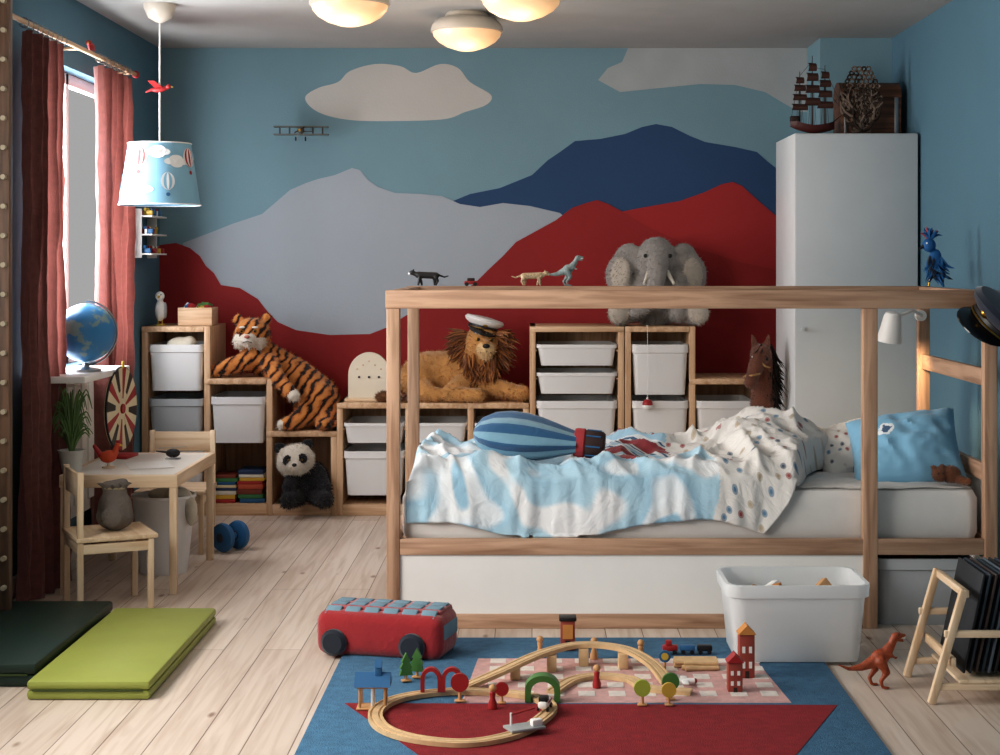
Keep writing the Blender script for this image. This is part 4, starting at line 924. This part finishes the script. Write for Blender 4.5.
b.prism([(-.05,-.035,.065),(-.05,.035,.065),(-.05,0,.10)],(.1,0,0),bluep); b.box((.015,0,.10),(.02,.02,.03),bluep); b.prism([(.005,-.014,.115),(.005,.014,.115),(.005,0,.135)],(.02,0,0),bluep); b.box((0,0,.003),(.09,.06,.006),pw); b.done()
def house(name,loc,w,h,mb,mr,rz=0):
    b=B(name,loc,rz=rz); b.box((0,0,h/2),(w,w,h),mb,bev=.002)
    b.prism([(-w/2-.004,-w/2-.004,h),(w/2+.004,-w/2-.004,h),(0,-w/2-.004,h+w*.6)],(0,w+.008,0),mr)
    for z in [h*.3,h*.65]:
        for x in(-w*.22,w*.22): b.box((x,-w/2,z),(w*.2,.003,h*.15),whitep,bev=0)
    b.box((0,-w/2,h*.08),(w*.25,.003,h*.16),c4,bev=0); b.done()
brick=mat('toy_brick','#9a463a',.6,.15); och=mat('toy_ochre','#c98a4a',.6,.1)
b=B('toy_tower',(.115,5.16,RZ)); b.box((0,0,.05),(.046,.046,.10),brick); b.box((0,0,.10),(.056,.056,.012),black); b.box((0,-.024,.06),(.033,.003,.045),och,bev=0); b.box((0,-.024,.018),(.016,.004,.028),black,bev=0); b.done()
house('toy_house',(.645,4.82,RZ),.046,.13,brick,och); house('toy_house',(.59,4.66,RZ),.042,.085,brick,red)
b=B('toy_tunnel_arch',(.03,4.53,RZ+.0005)); 
p=[(.05*math.cos(a),0,.035+.04*math.sin(a)) for a in [math.pi*k/12 for k in range(13)]]+[(-.05,0,0),(-.033,0,0)]+[(-.033*math.cos(a),0,.03+.028*math.sin(a)) for a in [math.pi*k/12 for k in range(13)]]+[(.033,0,0),(.05,0,0)]
b.prism(p,(0,.045,0),green); b.done()
b=B('toy_locomotive',(.035,4.42,RZ+.012),rz=78); b.box((0,0,.018),(.07,.028,.02),whitep,bev=.008); b.box((-.012,0,.032),(.03,.025,.016),black,bev=.004); b.box((.01,0,.022),(.05,.029,.004),red)
for x in(-.022,.022):
    for y in(-.013,.013): b.cyl((x,y-.003,.007),(x,y+.003,.007),.007,black,seg=12)
b.done()
b=B('toy_cargo_train',(.50,5.10,RZ)); 
for i,m in enumerate((red,bluep,black)):
    b.box((-.06+.055*i,0,.018),(.048,.026,.018),m,bev=.004)
    for x in(-.014,.014):
        for y in(-.013,.013): b.cyl((-.06+.055*i+x,y-.003,.007),(-.06+.055*i+x,y+.003,.007),.007,black,seg=10)
b.box((-.065,0,.034),(.02,.024,.016),red); b.done()
b=B('toy_log_pile',(.51,4.93,RZ)); 
for i in range(12): b.cyl((-.06+random.uniform(-.02,.02),-.05+.014*i if i<7 else -.03+.014*(i-7),.007 if i<7 else .019),(.06,-.04+.012*i if i<7 else -.03+.014*(i-7),.007 if i<7 else .019),.0075,trk,seg=10)
b.done()
b=B('toy_round_sign',(.40,4.82,RZ)); b.cyl((0,0,0),(0,0,.05),.004,pw); b.cyl((0,-.004,.06),(0,.004,.06),.018,bluep); b.cyl((0,-.006,.06),(0,.0,.06),.011,yellow); b.cyl((0,0,0),(0,0,.004),.015,pw); b.done()
b=B('toy_level_crossing',(-.02,4.235,RZ+.0125),rz=25); b.box((0,0,.004),(.10,.06,.008),mat('toy_grey','#9a9c9d')); b.cyl((-.03,.02,0),(-.03,.02,.04),.003,whitep); b.cyl((-.03,.02,.035),(.04,.02,.045),.003,red); b.box((.03,-.01,.016),(.03,.02,.018),whitep); b.done()
b=B('toy_airplane',(.45,4.72,RZ)); b.cyl((-.03,0,.012),(.03,0,.012),.008,whitep); b.box((0,0,.014),(.02,.09,.004),whitep); b.box((-.028,0,.022),(.012,.004,.018),red); b.sph((.03,0,.012),.008,red); b.done()

# bus plush
busr=mat('bus_red_plush','#98242a',.95,.12,sheen=.4,bump=.3,bscale=60); busw=mat('bus_window_fabric','#7592a1',.9,.08); busk=mat('bus_wheel_fabric','#1c2430',.9,.1,sheen=.3)
b=B('bus_plush_toy',(-.465,5.15,0.002),rz=-14,sc=1.06)
b.box((0,0,.07),(.40,.19,.135),busr,bev=.035)
b.box((0,.02,.13),(.365,.14,.028),busr,bev=.013)
for i in range(6):
    x=-.15+i*.060
    b.box((x,-.062,.134),(.048,.042,.010),busw,rot=(28,0,0),bev=.004); b.box((x,.0,.1445),(.048,.042,.005),busw,bev=.002); b.box((x,.052,.1445),(.048,.038,.005),busw,bev=.002)
for x in(-.135,.11):
    for y in(-.098,.098): b.lathe([(0,-.018),(.030,-.018),(.040,-.008),(.040,.008),(.030,.018),(0,.018)],busk,c=(x,y,.047),M=Matrix.Rotation(R(90),4,'X')); 
b.box((.198,0,.085),(.01,.13,.045),busw,bev=.004); b.box((-.198,0,.085),(.01,.13,.045),busw,bev=.004); b.done()

tubm=translucent(mat('clear_white_tub','#f6f8f9',.3,.01),'#f0f4f7',.45)
def tub(name,loc,w,d,h,m,rz=0):
    b=B(name,loc,rz=rz); hx,hy=w/2,d/2
    b.loft([(0,hx*.84,hy*.82,.03),(.01,hx*.86,hy*.84,.035),(h*.82,hx*.94,hy*.94,.05),(h*.84,hx*.99,hy*.99,.05),(h*.98,hx,hy,.05),(h,hx*.995,hy*.995,.05),(h,hx*.94,hy*.93,.045),(h*.8,hx*.92,hy*.91,.045),(.014,hx*.83,hy*.81,.03)],m)
    return b
b=tub('storage_tub',(.83,5.12,RZ),.455,.32,.243,tubm); 
for i in range(22): b.box((random.uniform(-.14,.14),random.uniform(-.08,.10),.06+random.uniform(0,.13)),(.05,.04,.03),random.choice([pw,green,pw,whitep,och]),rot=(random.randint(0,90),random.randint(0,90),0))
b.done()
b=tub('underbed_storage_tub',(1.355,5.72,0),.35,.40,.235,grey_pl); b.sph((-.03,.0,.2),.05,red); b.box((.05,.05,.2),(.1,.08,.06),green,rot=(20,10,0)); b.box((0,0,.1),(.26,.3,.18),c4); b.done()

# book rack right
b=B('book_rack',(.06,0,0))
for y in(4.56,4.86):
    b.box((1.125,y,.165),(.022,.022,.34),WOODL,rot=(0,16,0)); b.box((1.40,y,.165),(.022,.022,.34),WOODL,rot=(0,-14,0))
    b.box((1.265,y+.0,.20),(.30,.016,.020),WOODL); b.box((1.265,y,.05),(.35,.016,.020),WOODL)
b.box((1.175,4.71,.315),(.018,.32,.022),WOODL); b.box((1.36,4.71,.315),(.018,.32,.022),WOODL); b.box((1.265,4.71,.065),(.22,.32,.010),WOODL); b.box((1.14,4.71,.12),(.014,.32,.028),WOODL)
b.done()
b=B('stack_of_picture_books',(.06,0,.0)); 
for i in range(9):
    c=['#1c2026','#27323d','#3b3230','#20303a','#54606a','#18191c','#2c3a48','#6b5a4c','#1f2226'][i]
    b.box((1.205+i*.018,4.71,.225),(.008,.27,.29),mat('cover_%d'%i,c,.6),rot=(0,12,0))
b.done()

# ------------------------------------------------------------------ lights
def area(name,loc,rot,sx,sy,e,c):
    l=bpy.data.lights.new(name,'AREA'); l.shape='RECTANGLE'; l.size=sx; l.size_y=sy; l.energy=e; l.color=c
    o=bpy.data.objects.new(name,l); o.location=loc; o.rotation_euler=rot; COL.objects.link(o); return o
area('window_daylight',(XL-.22,6.9,1.45),(0,R(-90),0),1.25,1.4,100,(.95,.97,1))
area('window_daylight',(XL-.22,3.8,1.45),(0,R(-90),0),1.25,2.3,115,(1,.95,.89))  # added fill light behind the unseen nearer window, brightens the room from left front
w=bpy.data.worlds.new('world'); scene.world=w; w.use_nodes=True
bg=w.node_tree.nodes['Background']; bg.inputs[0].default_value=(.97,.96,.96,1); bg.inputs[1].default_value=.38
# ------------------------------------------------------------------ camera
cd=bpy.data.cameras.new('camera'); cd.sensor_width=36; cd.lens=57.6; cd.shift_x=-.032; cd.shift_y=-.1155; cd.clip_start=.05
co=bpy.data.objects.new('camera',cd); co.location=(0,0,1.26); co.rotation_euler=(R(90),0,0); COL.objects.link(co); scene.camera=co
scene.view_settings.view_transform='Standard'
scene.view_settings.exposure=-.08
try: scene.view_settings.look='Medium High Contrast'
except Exception as ex: print('look',ex)
